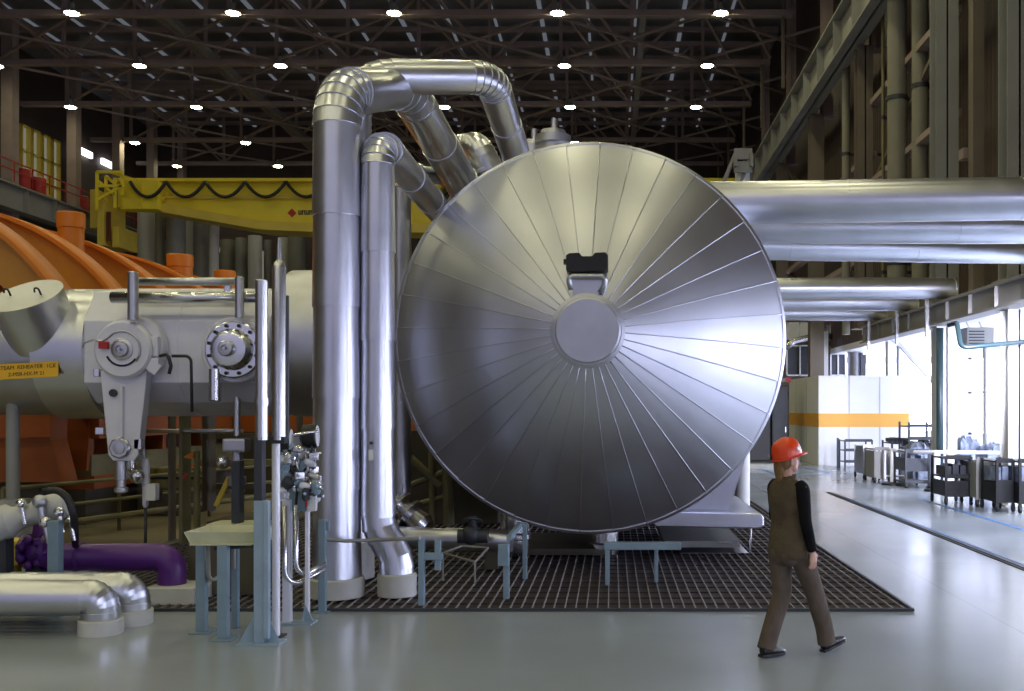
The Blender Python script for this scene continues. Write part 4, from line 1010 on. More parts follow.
# instrument stand with gauges
Y = 9.25
t = thing('instrument_stand', (gx(294, Y), Y, 0), 'instrument stand crowded with gauges, valves and tubing beside the tallest pipe', 'instrument stand')
bm = B(); box2(bm, (gx(282, Y), Y, .012), (gx(290, Y), Y + .08, gz(500, Y))); box2(bm, (gx(303, Y), Y + .05, .012), (gx(307, Y), Y + .1, gz(500, Y))); obj('post', bm, 'lilac_metal', t, bev=.005)
bm = B(); prism(bm, [(gx(300, Y), Y + .05, .012), (gx(312, Y), Y + .05, .012), (gx(303, Y), Y + .05, .18)], (0, .012, 0)); box2(bm, (gx(278, Y), Y - .06, 0), (gx(313, Y), Y + .14, .014)); obj('base_plate', bm, 'pale_blue_paint', t)
bm = B(); tube(bm, [at(285, 505, Y - .02), at(285, 590, Y - .02), at(325, 569, 9.5)], .022, .12, 12); tube(bm, [at(296, 505, Y), at(296, 580, Y), at(325, 563, 9.55)], .022, .12, 12); obj('impulse_tube', bm, 'bright_steel', t)
bm = B(); box2(bm, (gx(279, Y), Y + .05, gz(512, Y)), (gx(309, Y), Y + .08, gz(482, Y))); box2(bm, (gx(271, Y), Y + .09, gz(505, Y)), (gx(279, Y), Y + .11, gz(436, Y))); obj('mounting_plate', bm, 'blue_paint', t)
bm = B(); box2(bm, (gx(279, Y), Y + .1, gz(470, Y)), (gx(312, Y), Y + .13, gz(437, Y))); obj('manifold_plate', bm, 'dull_clad', t)
for (px, py, yy) in ((290, 440, 9.05), (316, 436, 9.2)):
    c = at(px, py, yy); dd = Vector((.985, .10, .03)).normalized()
    bm = B(); lathe(bm, [(.05, -.14), (.108, -.11), (.112, 0), (.10, .012)], c, dd, 28); g = obj('gauge_case', bm, 'black', t, 30)
    bm = B(); lathe(bm, [(.098, .008), (.096, .016)], c, dd, 28); obj('gauge_face', bm, 'gauge_white', g)
    bm = B(); cyl(bm, c + Vector((-.05, 0, -.1)), c + Vector((-.05, 0, -.25)), .016, n=8); obj('gauge_stem', bm, 'bright_steel', g)
random.seed(11)
for i in range(46):
    px = 281 + random.random() * 36; py = 446 + random.random() * 50; c = at(px, py, 9.0 + random.random() * .2)
    bm = B(); k = i % 3
    if k == 0: lathe(bm, [(.022, -.06), (.038, -.04), (.038, .04), (.022, .06)], c, Vector((random.random() - .5, -.2, 1)), 12); cyl(bm, c, c + Vector((.07, -.03, 0)), .012, n=8)
    elif k == 1: box(bm, c, (.08, .06, .06), rz=random.random(), bev=.006); cyl(bm, c, c + Vector((0, -.08, .0)), .015, n=8)
    else: lathe(bm, [(.02, -.04), (.034, -.02), (.034, .03), (.016, .07)], c, Vector((1, -.2, random.random() - .5)), 12)
    obj('needle_valve', bm, ('bright_steel', 'steel', 'lilac_metal', 'pale_blue_paint', 'dark_metal', 'blue_paint', 'bright_steel')[i % 7], t, 30)
for (pp, m) in (([(274, 445), (282, 470), (279, 500)], 'steel'), ([(288, 452), (291, 470), (298, 478), (296, 505)], 'black'), ([(305, 450), (308, 468), (303, 482), (309, 500)], 'steel'), ([(283, 497), (291, 484), (300, 482)], 'black'), ([(300, 445), (296, 462), (301, 476)], 'bright_steel'), ([(272, 437), (300, 434), (318, 431)], 'bright_steel'), ([(312, 446), (310, 466), (304, 470)], 'black'), ([(321, 453), (309, 455), (302, 462)], 'steel')):
    bm = B(); tube(bm, [at(a, b, 9.06 + .02 * (i % 3)) for i, (a, b) in enumerate(pp)], .012, .05, 8); obj('tubing', bm, m, t)
bm = B(); box(bm, at(312, 501, 9.1), (.09, .07, .19), bev=.03); obj('sample_bottle', bm, 'white_paint', t)['label'] = 'white rounded bottle'
bm = B(); tube(bm, [at(303, 482, 9.08), at(308, 490, 9.06), at(306, 507, 9.06)], .009, .04, 8); obj('hose_line', bm, 'red_paint', t)
Y = 9.75
t = thing('guard_post', (gx(321, Y), Y, 0), 'blue-grey square guard post in front of the tallest pipe foot', 'post')
bm = B(); box2(bm, (gx(318, Y), Y, .012), (gx(325, Y), Y + .07, gz(520, Y))); obj('post', bm, 'blue_paint', t, bev=.006)
bm = B(); box2(bm, (gx(324, Y), Y + .02, gz(531, Y)), (gx(328, Y), Y + .06, gz(522, Y))); obj('bracket', bm, 'blue_paint', t)
bm = B(); box2(bm, (gx(313, Y), Y - .05, 0), (gx(329, Y), Y + .12, .014)); obj('base_plate', bm, 'blue_paint', t)
t = thing('guard_post', (gx(305, 10.1), 10.1, 0), 'thin pale stub post between the instrument stand and guard post', 'post')
bm = B(); cyl(bm, (gx(306, 10.1), 10.1, .03), at(306, 568, 10.1), .03, n=12); obj('post', bm, 'column_grey', t, 30)
bm = B(); lathe(bm, [(.045, 0), (.045, .03)], (gx(306, 10.1), 10.1, .0), (0, 0, 1), 12); obj('foot', bm, 'column_grey', t)
# ================================================================== WINDOW-SIDE AISLE
# white cabin with an orange stripe
X0, X1, Y0, Y1, H = 7.12, 10.3, 34.5, 40.2, 3.12
t = thing('cabin', ((X0 + X1) / 2, (Y0 + Y1) / 2, 0), 'white boxy cabin with an orange stripe around it', 'cabin')
bm = B(); box2(bm, (X0, Y0, 0), (X1, Y1, H)); obj('cabin_body', bm, 'white_paint', t, bev=.02)
bm = B(); box2(bm, (X0 - .012, Y0 - .012, gz(427, Y0)), (X1 - .06, Y0 + .01, gz(413.5, Y0))); box2(bm, (X0 - .012, Y0 - .012, gz(427, Y0)), (X0 + .01, Y1, gz(413.5, Y0))); obj('stripe_band', bm, 'stripe_orange', t)
bm = B()
for x in (X0 + 1.06, X0 + 2.12): box2(bm, (x - .008, Y0 - .01, .05), (x + .008, Y0 + .005, H - .02))
for y in (Y0 + 2.1, Y0 + 4.2): box2(bm, (X0 - .01, y - .008, .05), (X0 + .005, y + .008, H - .02))
obj('panel_joint', bm, 'column_grey', t)
# glazed office wall above and behind the cabin
for (px, Y, w, m, lab) in ((821, 42.5, 12, 'white_paint', 'white square column rising behind the white cabin'), (856, 42.0, 17, 'dull_clad', 'pale round pipe column rising behind the white cabin')):
    x = gx(px, Y); r = w / 2 * Y / F
    bm = B()
    if m == 'white_paint': box2(bm, (x - r, Y - r, 0), (x + r, Y + r, 5.5))
    else: cyl(bm, (x, Y, 0), (x, Y, 4.35), r, n=24)
    struct('aisle_column', bm, m, lab)
bm = B(); box2(bm, (5.2, 44.0, 0), (10.3, 44.2, 5.2)); struct('wall_office', bm, 'siding', 'dark brown office wall behind the white cabin')
for (a, b, c_, d) in ((786, 376, 814, 345), (830, 376, 846, 346), (787, 340, 812, 322), (830, 341, 846, 324)):
    bm = B(); p0 = at(a, b, 43.95); p1 = at(c_, d, 43.95)
    for (u, v) in (((p0.x, p0.z), (p1.x, p0.z + .06)), ((p0.x, p1.z - .06), (p1.x, p1.z)), ((p0.x, p0.z), (p0.x + .06, p1.z)), ((p1.x - .06, p0.z), (p1.x, p1.z)), (((p0.x + p1.x) / 2 - .03, p0.z), ((p0.x + p1.x) / 2 + .03, p1.z))):
        box2(bm, (u[0], 43.9, u[1]), (v[0], 43.99, v[1]))
    w = struct('window_%d' % NW, bm, 'white_paint', 'office window above the white cabin'); NW += 1
    bm = B(); box2(bm, (p0.x, 43.96, p0.z), (p1.x, 43.99, p1.z)); obj('pane', bm, 'hazy_window' if b < 350 else 'dark_metal', w)
t = thing('duct', at(800, 336, 43), 'pale bent air duct behind the vessel edge, above the white cabin', 'duct')
bm = B(); tube(bm, [at(786, 348, 43), at(794, 341, 43), at(812, 337, 43), at(832, 336.5, 43)], .14, .4, 14); obj('duct_run', bm, 'bright_steel', t)
# dark cabinet behind the person
Y = 37.0
t = thing('control_cabinet', (gx(772, Y), Y, 0), 'black control cabinet standing between the vessel and the white cabin', 'cabinet')
bm = B(); box2(bm, (gx(772, Y), Y, .05), (gx(789, Y), Y + .7, gz(386, Y))); obj('cabinet_body', bm, 'black', t, bev=.02)
bm = B(); box2(bm, (gx(774, Y), Y - .02, .2), (gx(787, Y), Y, gz(389, Y))); d = obj('door', bm, 'dark_metal', t, bev=.008)
bm = B(); box2(bm, (gx(785, Y), Y - .05, 1.1), (gx(786, Y), Y - .02, 1.3)); obj('handle', bm, 'steel', d)
bm = B(); box2(bm, (gx(742, Y), Y + .1, .05), (gx(771, Y), Y + .9, gz(404, Y))); box2(bm, (gx(740, Y), Y, 0), (gx(790, Y), Y + .8, .06)); obj('side_unit', bm, 'black', t, bev=.02)
bm = B(); cyl(bm, at(780, 386, Y + .3), at(780, 380, Y + .3), .05, n=10); bar(bm, at(776, 382, Y + .3), at(788, 379, Y + .3), .14, .12); obj('signal_head', bm, 'column_grey', t)
bm = B(); box(bm, at(788, 380, Y + .28), (.2, .12, .16), bev=.02); obj('beacon', bm, 'red_paint', t)
bm = B(); box2(bm, (gx(740, 33), 32.6, 0), (gx(789, 33), 33.2, .16)); tag(obj('plinth', bm, 'concrete'), 'low concrete plinth in front of the black cabinet', 'plinth')
# floor track and painted lines
t = thing('floor_rail', (5.13, 16, 0), 'dark floor rail channel running down the light floor', 'floor rail')
bm = B(); box2(bm, (5.06, 8, .001), (5.20, 23.6, .012)); obj('channel', bm, 'dark_metal', t)
bm = B(); box2(bm, (5.10, 8, .004), (5.13, 23.6, .022)); obj('rail', bm, 'black', t)
for (a, b, lab) in (((5.24, 8, 0), (5.275, 22.5, .003), 'thin blue painted line along the floor rail'), ((6.72, 8, 0), (6.82, 22.0, .003), 'blue painted line in front of the carts')):
    bm = B(); box2(bm, a, b); tag(obj('floor_line', bm, 'blue_line'), lab, 'floor marking')
bm = B()
for (p, q) in (((752, 466), (775, 474)), ((775, 474), (800, 474.5)), ((800, 474.5), (830, 473)), ((800, 467), (830, 473)), ((752, 466), (800, 467))):
    a = at(*p, 2000 / (p[1] - 408)); b = at(*q, 2000 / (q[1] - 408)); a.z = b.z = .002; bar(bm, a, b, .14, .003)
tag(obj('floor_line', bm, 'blue_line'), 'blue painted outline on the floor behind the person', 'floor marking')

# carts and racks
def cart(name, label, x0, x1, y0, y1, h, shelves, m, cat='cart', panel=None, group=None, casters=True):
    t = thing(name, ((x0 + x1) / 2, (y0 + y1) / 2, 0), label, cat, group)
    zb = .14 if casters else 0.0; w = .05
    for (x, y) in ((x0, y0), (x1, y0), (x0, y1), (x1, y1)):
        bm = B(); box2(bm, (x - w / 2, y - w / 2, zb), (x + w / 2, y + w / 2, h)); obj('upright', bm, m, t)
        if casters:
            bm = B(); cyl(bm, (x - .02, y, .06), (x + .02, y, .06), .06, n=16); box2(bm, (x - .03, y - .03, .07), (x + .03, y + .03, .15)); obj('caster', bm, 'rubber', t, 30)
    for z in shelves:
        bm = B(); box2(bm, (x0, y0, z - .025), (x1, y1, z + .005)); box2(bm, (x0, y0 - .01, z - .03), (x1, y0 + .01, z + .06)); obj('shelf', bm, m, t)
    if panel:
        for (z0, z1) in panel:
            bm = B(); box2(bm, (x0 + .02, y0 - .005, z0), (x1 - .02, y0 + .01, z1)); box2(bm, (x0 - .005, y0 + .02, z0), (x0 + .01, y1 - .02, z1)); obj('panel', bm, m, t)
    return t


def load(t, x0, x1, y0, y1, z0, z1, m, n=6, seed=1):
    random.seed(seed)
    for i in range(n):
        cx = x0 + (x1 - x0) * (i + .5) / n; hh = (z1 - z0) * (.6 + .4 * random.random())
        bm = B(); box(bm, (cx, (y0 + y1) / 2, z0 + hh / 2), ((x1 - x0) / n * .86, (y1 - y0) * .85, hh), bev=.015); obj('bin', bm, m, t)


t = cart('tool_cart', 'black two-tier cart nearest the white barrier post', gx(946, 20.6), gx(971, 20.6), 20.6, 21.5, 1.0, (.2, .58, .97), 'black', panel=((.2, .50),)); load(t, gx(947, 20.6), gx(970, 20.6), 20.7, 21.4, .6, .88, 'dark_metal', 3, 3)
t = cart('tool_cart', 'grey sheet-sided cart between two black carts', gx(977, 20.2), gx(994, 20.2), 20.2, 21.1, .96, (.2, .93), 'column_grey', panel=((.2, .9),))
t = cart('tool_cart', 'black cart with a half-height front, second black cart from the barrier', gx(997, 19.3), gx(1013, 19.3), 19.3, 20.08, 1.0, (.2, .55, .97), 'black', panel=((.2, .55),)); load(t, gx(998, 19.3), gx(1012, 19.3), 19.4, 20.1, .57, .9, 'plastic_wrap', 2, 5)
t = cart('tool_cart', 'black cart cut by the right picture edge', gx(1020, 19.0), gx(1048, 19.0), 19.0, 20.0, 1.02, (.2, .55, .98), 'black', panel=((.2, .55),)); load(t, gx(1021, 19), gx(1046, 19), 19.1, 19.8, .57, .9, 'plastic_wrap', 3, 6)
Y = 32.5
t = cart('storage_rack', 'open dark rack standing alone before the white cabin', gx(845, Y), gx(872, Y), Y, Y + .8, gz(440, Y), (.25, .62, .93), 'dark_metal', 'rack', casters=False)
bm = B(); box2(bm, (gx(838, Y), Y + .1, 0), (gx(839.5, Y), Y + .2, gz(438, Y))); obj('side_post', bm, 'dark_metal', t)
t = cart('tool_cart', 'grey sheet-sided cart behind the left end of the white barrier', gx(864, 28), gx(873, 28), 28, 29, .95, (.2, .92), 'dull_clad', panel=((.15, .9),))
t = cart('tool_cart', 'dark sided cart directly behind the white gate', gx(875, 26.6), gx(889, 26.6), 26.6, 27.6, .92, (.15, .9), 'mezz_grey', panel=((.15, .85),))
t = cart('tool_cart', 'dark cart with grey bins between the two barrier posts', gx(906, 24.9), gx(929, 24.9), 24.9, 25.9, .95, (.15, .45, .92), 'dark_metal', panel=((.45, .75),)); load(t, gx(907, 24.9), gx(928, 24.9), 25.0, 25.8, .47, .85, 'plastic_wrap', 4, 8)
Y = 27.5
t = cart('storage_rack', 'tall dark rack rising above the wrapped goods', gx(909, Y), gx(937, Y), Y, Y + .9, gz(422, Y), (.3, .9, 1.15, 1.5), 'dark_metal', 'rack', casters=False); load(t, gx(910, Y), gx(936, Y), Y + .1, Y + .8, .92, 1.12, 'dark_metal', 5, 9)
t = cart('storage_rack', 'long low table rack covered with dark parts behind the barrier', gx(892, 29), gx(912, 29), 29, 30, gz(441, 29), (.3, .98), 'dark_metal', 'rack', casters=False); load(t, gx(893, 29), gx(911, 29), 29.1, 29.9, 1.0, 1.15, 'black', 5, 12)
def heap(label, px0, px1, py0, py1, Y, seed):
    random.seed(seed)
    t = thing('wrapped_goods', (gx((px0 + px1) / 2, Y), Y, 0), label, 'wrapped goods')
    x0, x1 = gx(px0, Y), gx(px1, Y); z1 = gz(py0, Y)
    bm = B(); box2(bm, (x0, Y, 0), (x1, Y + 1.0, .14)); obj('pallet', bm, 'concrete', t)
    bm = B(); bmesh.ops.create_grid(bm, x_segments=14, y_segments=10, size=.5)
    bmesh.ops.scale(bm, verts=bm.verts, vec=(x1 - x0, 1.0, 1)); bmesh.ops.translate(bm, verts=bm.verts, vec=((x0 + x1) / 2, Y + .5, z1))
    for v in bm.verts:
        u = (v.co.x - x0) / (x1 - x0); w = v.co.y - Y; edge = min(u, 1 - u, w, 1 - w)
        v.co.z += random.uniform(-.07, .07) - .9 * max(0, .32 - edge) ** 1.3; v.co.x += random.uniform(-.02, .02)
        if edge < .001: v.co.z = .14
    obj('plastic_film', bm, 'plastic_wrap', t, 60)


heap('bluish plastic-wrapped pallet load beside the tall dark rack', 936, 957, 438, 470, 27.6, 21)
heap('bluish plastic-wrapped pallet load behind the black carts', 959, 983, 438, 470, 27.3, 22)
heap('crumpled wrapped pallet load near the right picture edge', 987, 1012, 445, 470, 24.6, 23)
heap('crumpled wrapped pallet load under the tall rack', 911, 933, 444, 470, 26.2, 24)
# white barrier
t = thing('barrier_rail', (gx(915, 25), 25, 0), 'white tube barrier with gate frame and black feet in front of the carts', 'barrier')
pA = at(893, 450, 26.0); pB = at(937, 452, 24.0)
bm = B(); tube(bm, [at(885, 450, 26.4), pA, at(905, 452, 25.3), pB, at(1030, 453, 23.0)], .045, .4, 10); obj('top_rail', bm, 'white_paint', t)
for (p, Y) in ((pA, 26.0), (pB, 24.0)):
    bm = B(); cyl(bm, (p.x, p.y, .03), (p.x, p.y, p.z), .075, n=14); obj('post', bm, 'white_paint', t, 30)
    bm = B(); lathe(bm, [(.30, 0), (.30, .05), (.12, .08)], (p.x, p.y, 0), (0, 0, 1), 24); obj('foot', bm, 'black', t, 30)
bm = B()
for px in (885, 905): cyl(bm, at(px, 479, 26.3), at(px, 450, 26.3), .03, n=10)
cyl(bm, at(885, 476, 26.3), at(905, 476, 26.3), .025, n=10); obj('gate_frame', bm, 'white_paint', t)
# green-black pipes on the aisle columns, air unit
Y = 24.3
bm = B(); tube(bm, [(gx(940, Y), Y, 0), (gx(940, Y), Y, gz(328, Y))], .085, n=16); tag(obj('drain_pipe', bm, 'teal_pipe'), 'dark green vertical pipe in front of the wide grey column', 'pipe')
Y = 20.2
bm = B(); tube(bm, [at(949, 325, 21), at(957, 323, 20.6), at(961, 348, Y), at(1040, 340, Y)], .05, .12, 12); tag(obj('drain_pipe', bm, 'teal_pipe'), 'dark green pipe bending along under the gallery girder', 'pipe')
Y = 27
t = thing('air_unit', at(977, 337, Y), 'grey air unit hung under the gallery beside the green pipe', 'air unit')
bm = B(); box2(bm, at(967, 346, Y), at(986, 329, Y + .6)); obj('casing', bm, 'column_grey', t, bev=.02)
bm = B()
for i in range(5): box2(bm, at(969, 344 - i * 3, Y - .02), at(984, 342.8 - i * 3, Y + .01))
obj('grille', bm, 'dark_metal', t)
bm = B()
for px in (970, 983): cyl(bm, at(px, 330, Y + .3), Vector((gx(px, Y), Y + .3, 4.36)), .02, n=8)
obj('hanger', bm, 'steel', t)
# braces and thin pipes under the gallery
bm = B(); bar(bm, (8.9, 30.8, 3.9), (9.9, 30.8, 2.8), .12, .12); bar(bm, (8.4, 30.8, 4.3), (8.9, 30.8, 3.9), .12, .12); struct('mezzanine_beam', bm, 'white_paint', 'pale diagonal brace under the gallery')
for (px, Y) in ((887, 35.4), (898, 35.4), (985, 30)):
    bm = B(); cyl(bm, (gx(px, Y), Y, 0 if px > 960 else 3.12), (gx(px, Y), Y, 4.35), .06, n=12); tag(obj('thin_riser', bm, 'column_grey', None, 30), {887: 'thin grey riser above the cabin, the first right of the cabin column', 898: 'thin grey riser just right of its twin above the cabin', 985: 'thin grey riser against the bright windows by the air unit'}[px], 'pipe')

# ================================================================== THE PERSON
PX, PY, PA = gx(788.5, 8.06), 8.06, math.radians(38)
PMX = Matrix.Translation((PX, PY, 0)) @ Matrix.Rotation(PA, 4, 'Z')
def V(x, y, z): return Vector((x, y, z))


def limb(bm, pts, n=16, sub=4):
    """pts: (pos, r_forward, r_side); smooth interpolation between the given sections"""
    data = []
    for i in range(len(pts) - 1):
        p0 = pts[max(i - 1, 0)]; p1 = pts[i]; p2 = pts[i + 1]; p3 = pts[min(i + 2, len(pts) - 1)]
        for j in range(sub):
            u = j / sub
            cr = lambda a, b, c, d: .5 * ((2 * b) + (c - a) * u + (2 * a - 5 * b + 4 * c - d) * u * u + (3 * b - a - 3 * c + d) * u ** 3)
            data.append([Vector([cr(p0[0][k], p1[0][k], p2[0][k], p3[0][k]) for k in range(3)]), cr(p0[1], p1[1], p2[1], p3[1]), cr(p0[2], p1[2], p2[2], p3[2])])
    data.append([pts[-1][0], pts[-1][1], pts[-1][2]])
    out = []
    for i, d in enumerate(data):
        tn = data[min(i + 1, len(data) - 1)][0] - data[max(i - 1, 0)][0]
        out.append((d[0], tn, d[1], d[2]))
    rings(bm, out, n, sharp=False, start=Vector((1, 0, 0)))


def pobj(name, bm, m, parent, voxel=None, smooth_it=2, inv=True):
    bmesh.ops.transform(bm, matrix=PMX, verts=bm.verts)
    o = obj(name, bm, m, parent, None)
    for p in o.data.polygons: p.use_smooth = True
    if voxel:
        r = o.modifiers.new('remesh', 'REMESH'); r.mode = 'VOXEL'; r.voxel_size = voxel; r.use_smooth_shade = True
        s = o.modifiers.new('smooth', 'SMOOTH'); s.iterations = smooth_it; s.factor = .5
    return o


# joints (x forward, y to the person's left)
HR, HL = V(.02, -.085, .90), V(.0, .085, .90)
KR, KL = V(.205, -.095, .505), V(.015, .085, .49)
AR, AL = V(.36, -.10, .105), V(-.165, .085, .095)
SR, SL = V(-.02, -.165, 1.37), V(.0, .155, 1.37)
ER, EL = V(-.05, -.225, 1.10), V(.06, .20, 1.11)
WR, WL = V(.03, -.225, .865), V(.20, .17, .90)
HEAD = V(-.005, .005, 1.575)
HY = Matrix.Rotation(math.radians(-16), 4, 'Z')       # head turned a little to the person's right
HM = Matrix.Translation(HEAD) @ HY @ Matrix.Rotation(math.radians(2), 4, 'Y')
bm = B()
# torso, limbs, neck (under the clothes), head
limb(bm, [(V(0, 0, .84), .10, .15), (V(0, 0, .95), .105, .16), (V(.0, 0, 1.08), .09, .125), (V(-.005, 0, 1.25), .105, .155), (V(-.01, 0, 1.36), .085, .15), (V(.0, 0, 1.42), .05, .07)], 24)
limb(bm, [(V(-.015, 0, 1.36), .055, .055), (V(-.015, 0, 1.44), .052, .050), (V(-.01, 0, 1.53), .054, .052)], 18)
for (h, k, a) in ((HR, KR, AR), (HL, KL, AL)):
    limb(bm, [(h + V(0, 0, .03), .085, .08), (h.lerp(k, .4), .075, .072), (k, .052, .05), (k.lerp(a, .35), .054, .05), (a, .036, .036), (a - V(0, 0, .05), .034, .034)], 16)
for (s, e, w) in ((SR, ER, WR), (SL, EL, WL)):
    limb(bm, [(s, .052, .048), (s.lerp(e, .5), .046, .044), (e, .036, .036), (e.lerp(w, .35), .038, .034), (w, .026, .024)], 14)
def hb(p, r, sc=(1, 1, 1)): ball(bm, HM @ Vector(p), r, 20, sc, HY)
hb((-.012, 0, .045), .092, (1.02, .82, 1.0))        # skull
hb((.022, 0, -.02), .072, (.95, .86, 1.12))        # face
hb((.045, 0, -.078), .034, (1.05, 1.05, .85))      # chin and jaw
hb((.030, .030, -.055), .040); hb((.030, -.030, -.055), .040)
limb(bm, [(HM @ V(.086, 0, .012), .008, .010), (HM @ V(.100, 0, -.010), .012, .012), (HM @ V(.106, 0, -.028), .014, .015), (HM @ V(.090, 0, -.036), .010, .013)], 10)
hb((.083, 0, -.058), .014, (.7, 1.6, .5)); hb((.082, 0, -.070), .013, (.7, 1.5, .55))
hb((.076, .030, .022), .018, (.6, 1.3, .5)); hb((.076, -.030, .022), .018, (.6, 1.3, .5))
for s in (-1, 1): hb((-.008, s * .078, -.012), .024, (.62, .34, 1.25))
# hands: palm, four unequal curled fingers and the thumb
def hand(w, d, side, curl):
    d = d.normalized(); inward = V(0, side, 0); inward = (inward - d * inward.dot(d)).normalized(); fw = inward.cross(d) * (1 if inward.cross(d).x > 0 else -1)
    limb(bm, [(w, .024, .022), (w + d * .03, .033, .017), (w + d * .07, .042, .016), (w + d * .092, .040, .014)], 14)
    for i, (off, L) in enumerate(((.030, .072), (.010, .080), (-.011, .074), (-.030, .058))):
        b0 = w + d * .085 + fw * off; c1 = curl + .06 * i
        d1 = (d + inward * c1).normalized(); d2 = (d + inward * (c1 * 2.2)).normalized(); d3 = (d + inward * (c1 * 3.6)).normalized()
        p1 = b0 + d1 * L * .42; p2 = p1 + d2 * L * .32; p3 = p2 + d3 * L * .26
        limb(bm, [(b0, .0095, .0095), (p1, .009, .009), (p2, .008, .008), (p3, .0065, .0065)], 8, 2)
    b0 = w + d * .028 + fw * .028
    p1 = b0 + (d * .6 + fw * .75 + inward * .25).normalized() * .042; p2 = p1 + (d * .9 + fw * .25 + inward * .35).normalized() * .03
    limb(bm, [(b0, .013, .013), (p1, .0105, .0105), (p2, .008, .008)], 8, 2)


hand(WR, V(.16, .03, -1), 1, .20)
hand(WL, V(.35, -.05, -1), -1, .20)
body = pobj('person', bm, 'skin', None, .0055, 2)
tag(body, 'person in orange hard hat, olive vest and brown trousers walking across the floor', 'person')
# eyes
bm = B()
for s in (-1, 1): ball(bm, HM @ V(.0775, s * .030, .006), .0105, 12)
pobj('eye', bm, 'gauge_white', body)
bm = B()
for s in (-1, 1): ball(bm, HM @ V(.0865, s * .030, .006), .005, 8)
pobj('iris', bm, 'dark_metal', body)
# clothes
bm = B()
limb(bm, [(V(0, 0, .80), .128, .182), (V(0, 0, .86), .132, .188), (V(.0, 0, .98), .122, .172), (V(-.0, 0, 1.10), .116, .160), (V(-.005, 0, 1.24), .126, .178), (V(-.012, 0, 1.34), .112, .182), (V(-.012, 0, 1.395), .085, .150), (V(.0, 0, 1.43), .064, .082), (V(.005, 0, 1.455), .060, .064)], 28)
for s in (SR, SL): ball(bm, s + V(0, -.02 if s.y > 0 else .02, .0), .06, 14, (1, .8, .8))
pobj('vest', bm, 'vest', body, .009, 3)
bm = B()
limb(bm, [(V(.003, 0, 1.40), .062, .064), (V(.010, 0, 1.445), .059, .058), (V(.016, 0, 1.468), .057, .056)], 20); pobj('collar', bm, 'vest', body)
for (s, e, w) in ((SR, ER, WR), (SL, EL, WL)):
    bm = B(); limb(bm, [(s + V(0, .04 if s.y < 0 else -.04, .03), .052, .04), (s + V(0, 0, -.01), .062, .050), (s.lerp(e, .35), .060, .052), (s.lerp(e, .75), .053, .047), (e, .051, .046), (e.lerp(w, .4), .048, .043), (e.lerp(w, .8), .042, .038), (w + (w - e).normalized() * -.005, .040, .036)], 18)
    pobj('sleeve', bm, 'black_cloth', body, .009, 2)
bm = B()
limb(bm, [(V(0, 0, .93), .122, .170), (V(0, 0, .86), .125, .178), (V(0, 0, .80), .118, .172)], 24)
for (h, k, a, kk) in ((HR, KR, AR, 1), (HL, KL, AL, -1)):
    limb(bm, [(h + V(0, 0, -.02), .112, .092), (h.lerp(k, .3), .104, .090), (h.lerp(k, .7), .090, .080), (k, .082, .074), (k.lerp(a, .35), .080, .072), (k.lerp(a, .75), .078, .070), (a + V(-.01, 0, -.035), .080, .070)], 20)
ball(bm, V(-.035, .045, .83), .10, 16, (1, .9, 1)); ball(bm, V(-.03, -.045, .83), .10, 16, (1, .9, 1))
pobj('trousers', bm, 'trousers', body, .010, 2)
def shoe(a, pitch, heel):
    mm_ = Matrix.Translation(heel) @ Matrix.Rotation(pitch, 4, 'Y')
    bm = B()
    secs = [(-.035, .032, .05, .06), (.0, .038, .05, .075), (.06, .039, .045, .07), (.12, .044, .038, .055), (.18, .043, .030, .040), (.222, .030, .024, .028)]
    rings(bm, [(mm_ @ V(x, 0, z0), mm_.to_3x3() @ V(1, 0, 0), hh * .62, w) for (x, w, z0, hh) in secs], 18, sharp=False, start=mm_.to_3x3() @ V(0, 0, 1))
    ball(bm, mm_ @ V(.0, 0, .085), .042, 14)
    up = pobj('shoe', bm, 'shoe', body, .006, 3)
    bm = B(); pts = [(-.05, .028), (-.05, -.028), (0, -.038), (.07, -.037), (.14, -.046), (.20, -.040), (.235, -.015), (.235, .015), (.20, .040), (.14, .046), (.07, .037), (0, .038)]
    a_ = [bm.verts.new(mm_ @ V(x, y, .022)) for x, y in pts]; b_ = [bm.verts.new(mm_ @ V(x, y, 0)) for x, y in pts]
    bm.faces.new(a_); bm.faces.new(list(reversed(b_)))
    for i in range(len(pts)): bm.faces.new((a_[i], b_[i], b_[(i + 1) % len(pts)], a_[(i + 1) % len(pts)]))
    bmesh.ops.transform(bm, matrix=PMX, verts=bm.verts); obj('sole', bm, 'rubber', up)


shoe(AR, math.radians(-13), V(.347, -.10, .016))
shoe(AL, math.radians(2), V(-.185, .085, .008))
# hair: pulled back under the helmet, short tail on the neck
bm = B()
ball(bm, HM @ V(-.035, 0, .0), .085, 20, (.85, .93, 1.05), HY)
limb(bm, [(HM @ V(-.075, 0, -.005), .045, .055), (HM @ V(-.080, 0, -.06), .036, .048), (HM @ V(-.075, .0, -.11), .030, .042), (HM @ V(-.07, .0, -.155), .022, .032), (HM @ V(-.07, 0, -.185), .008, .012)], 14)
pobj('hair', bm, 'hair', body, .007, 2)
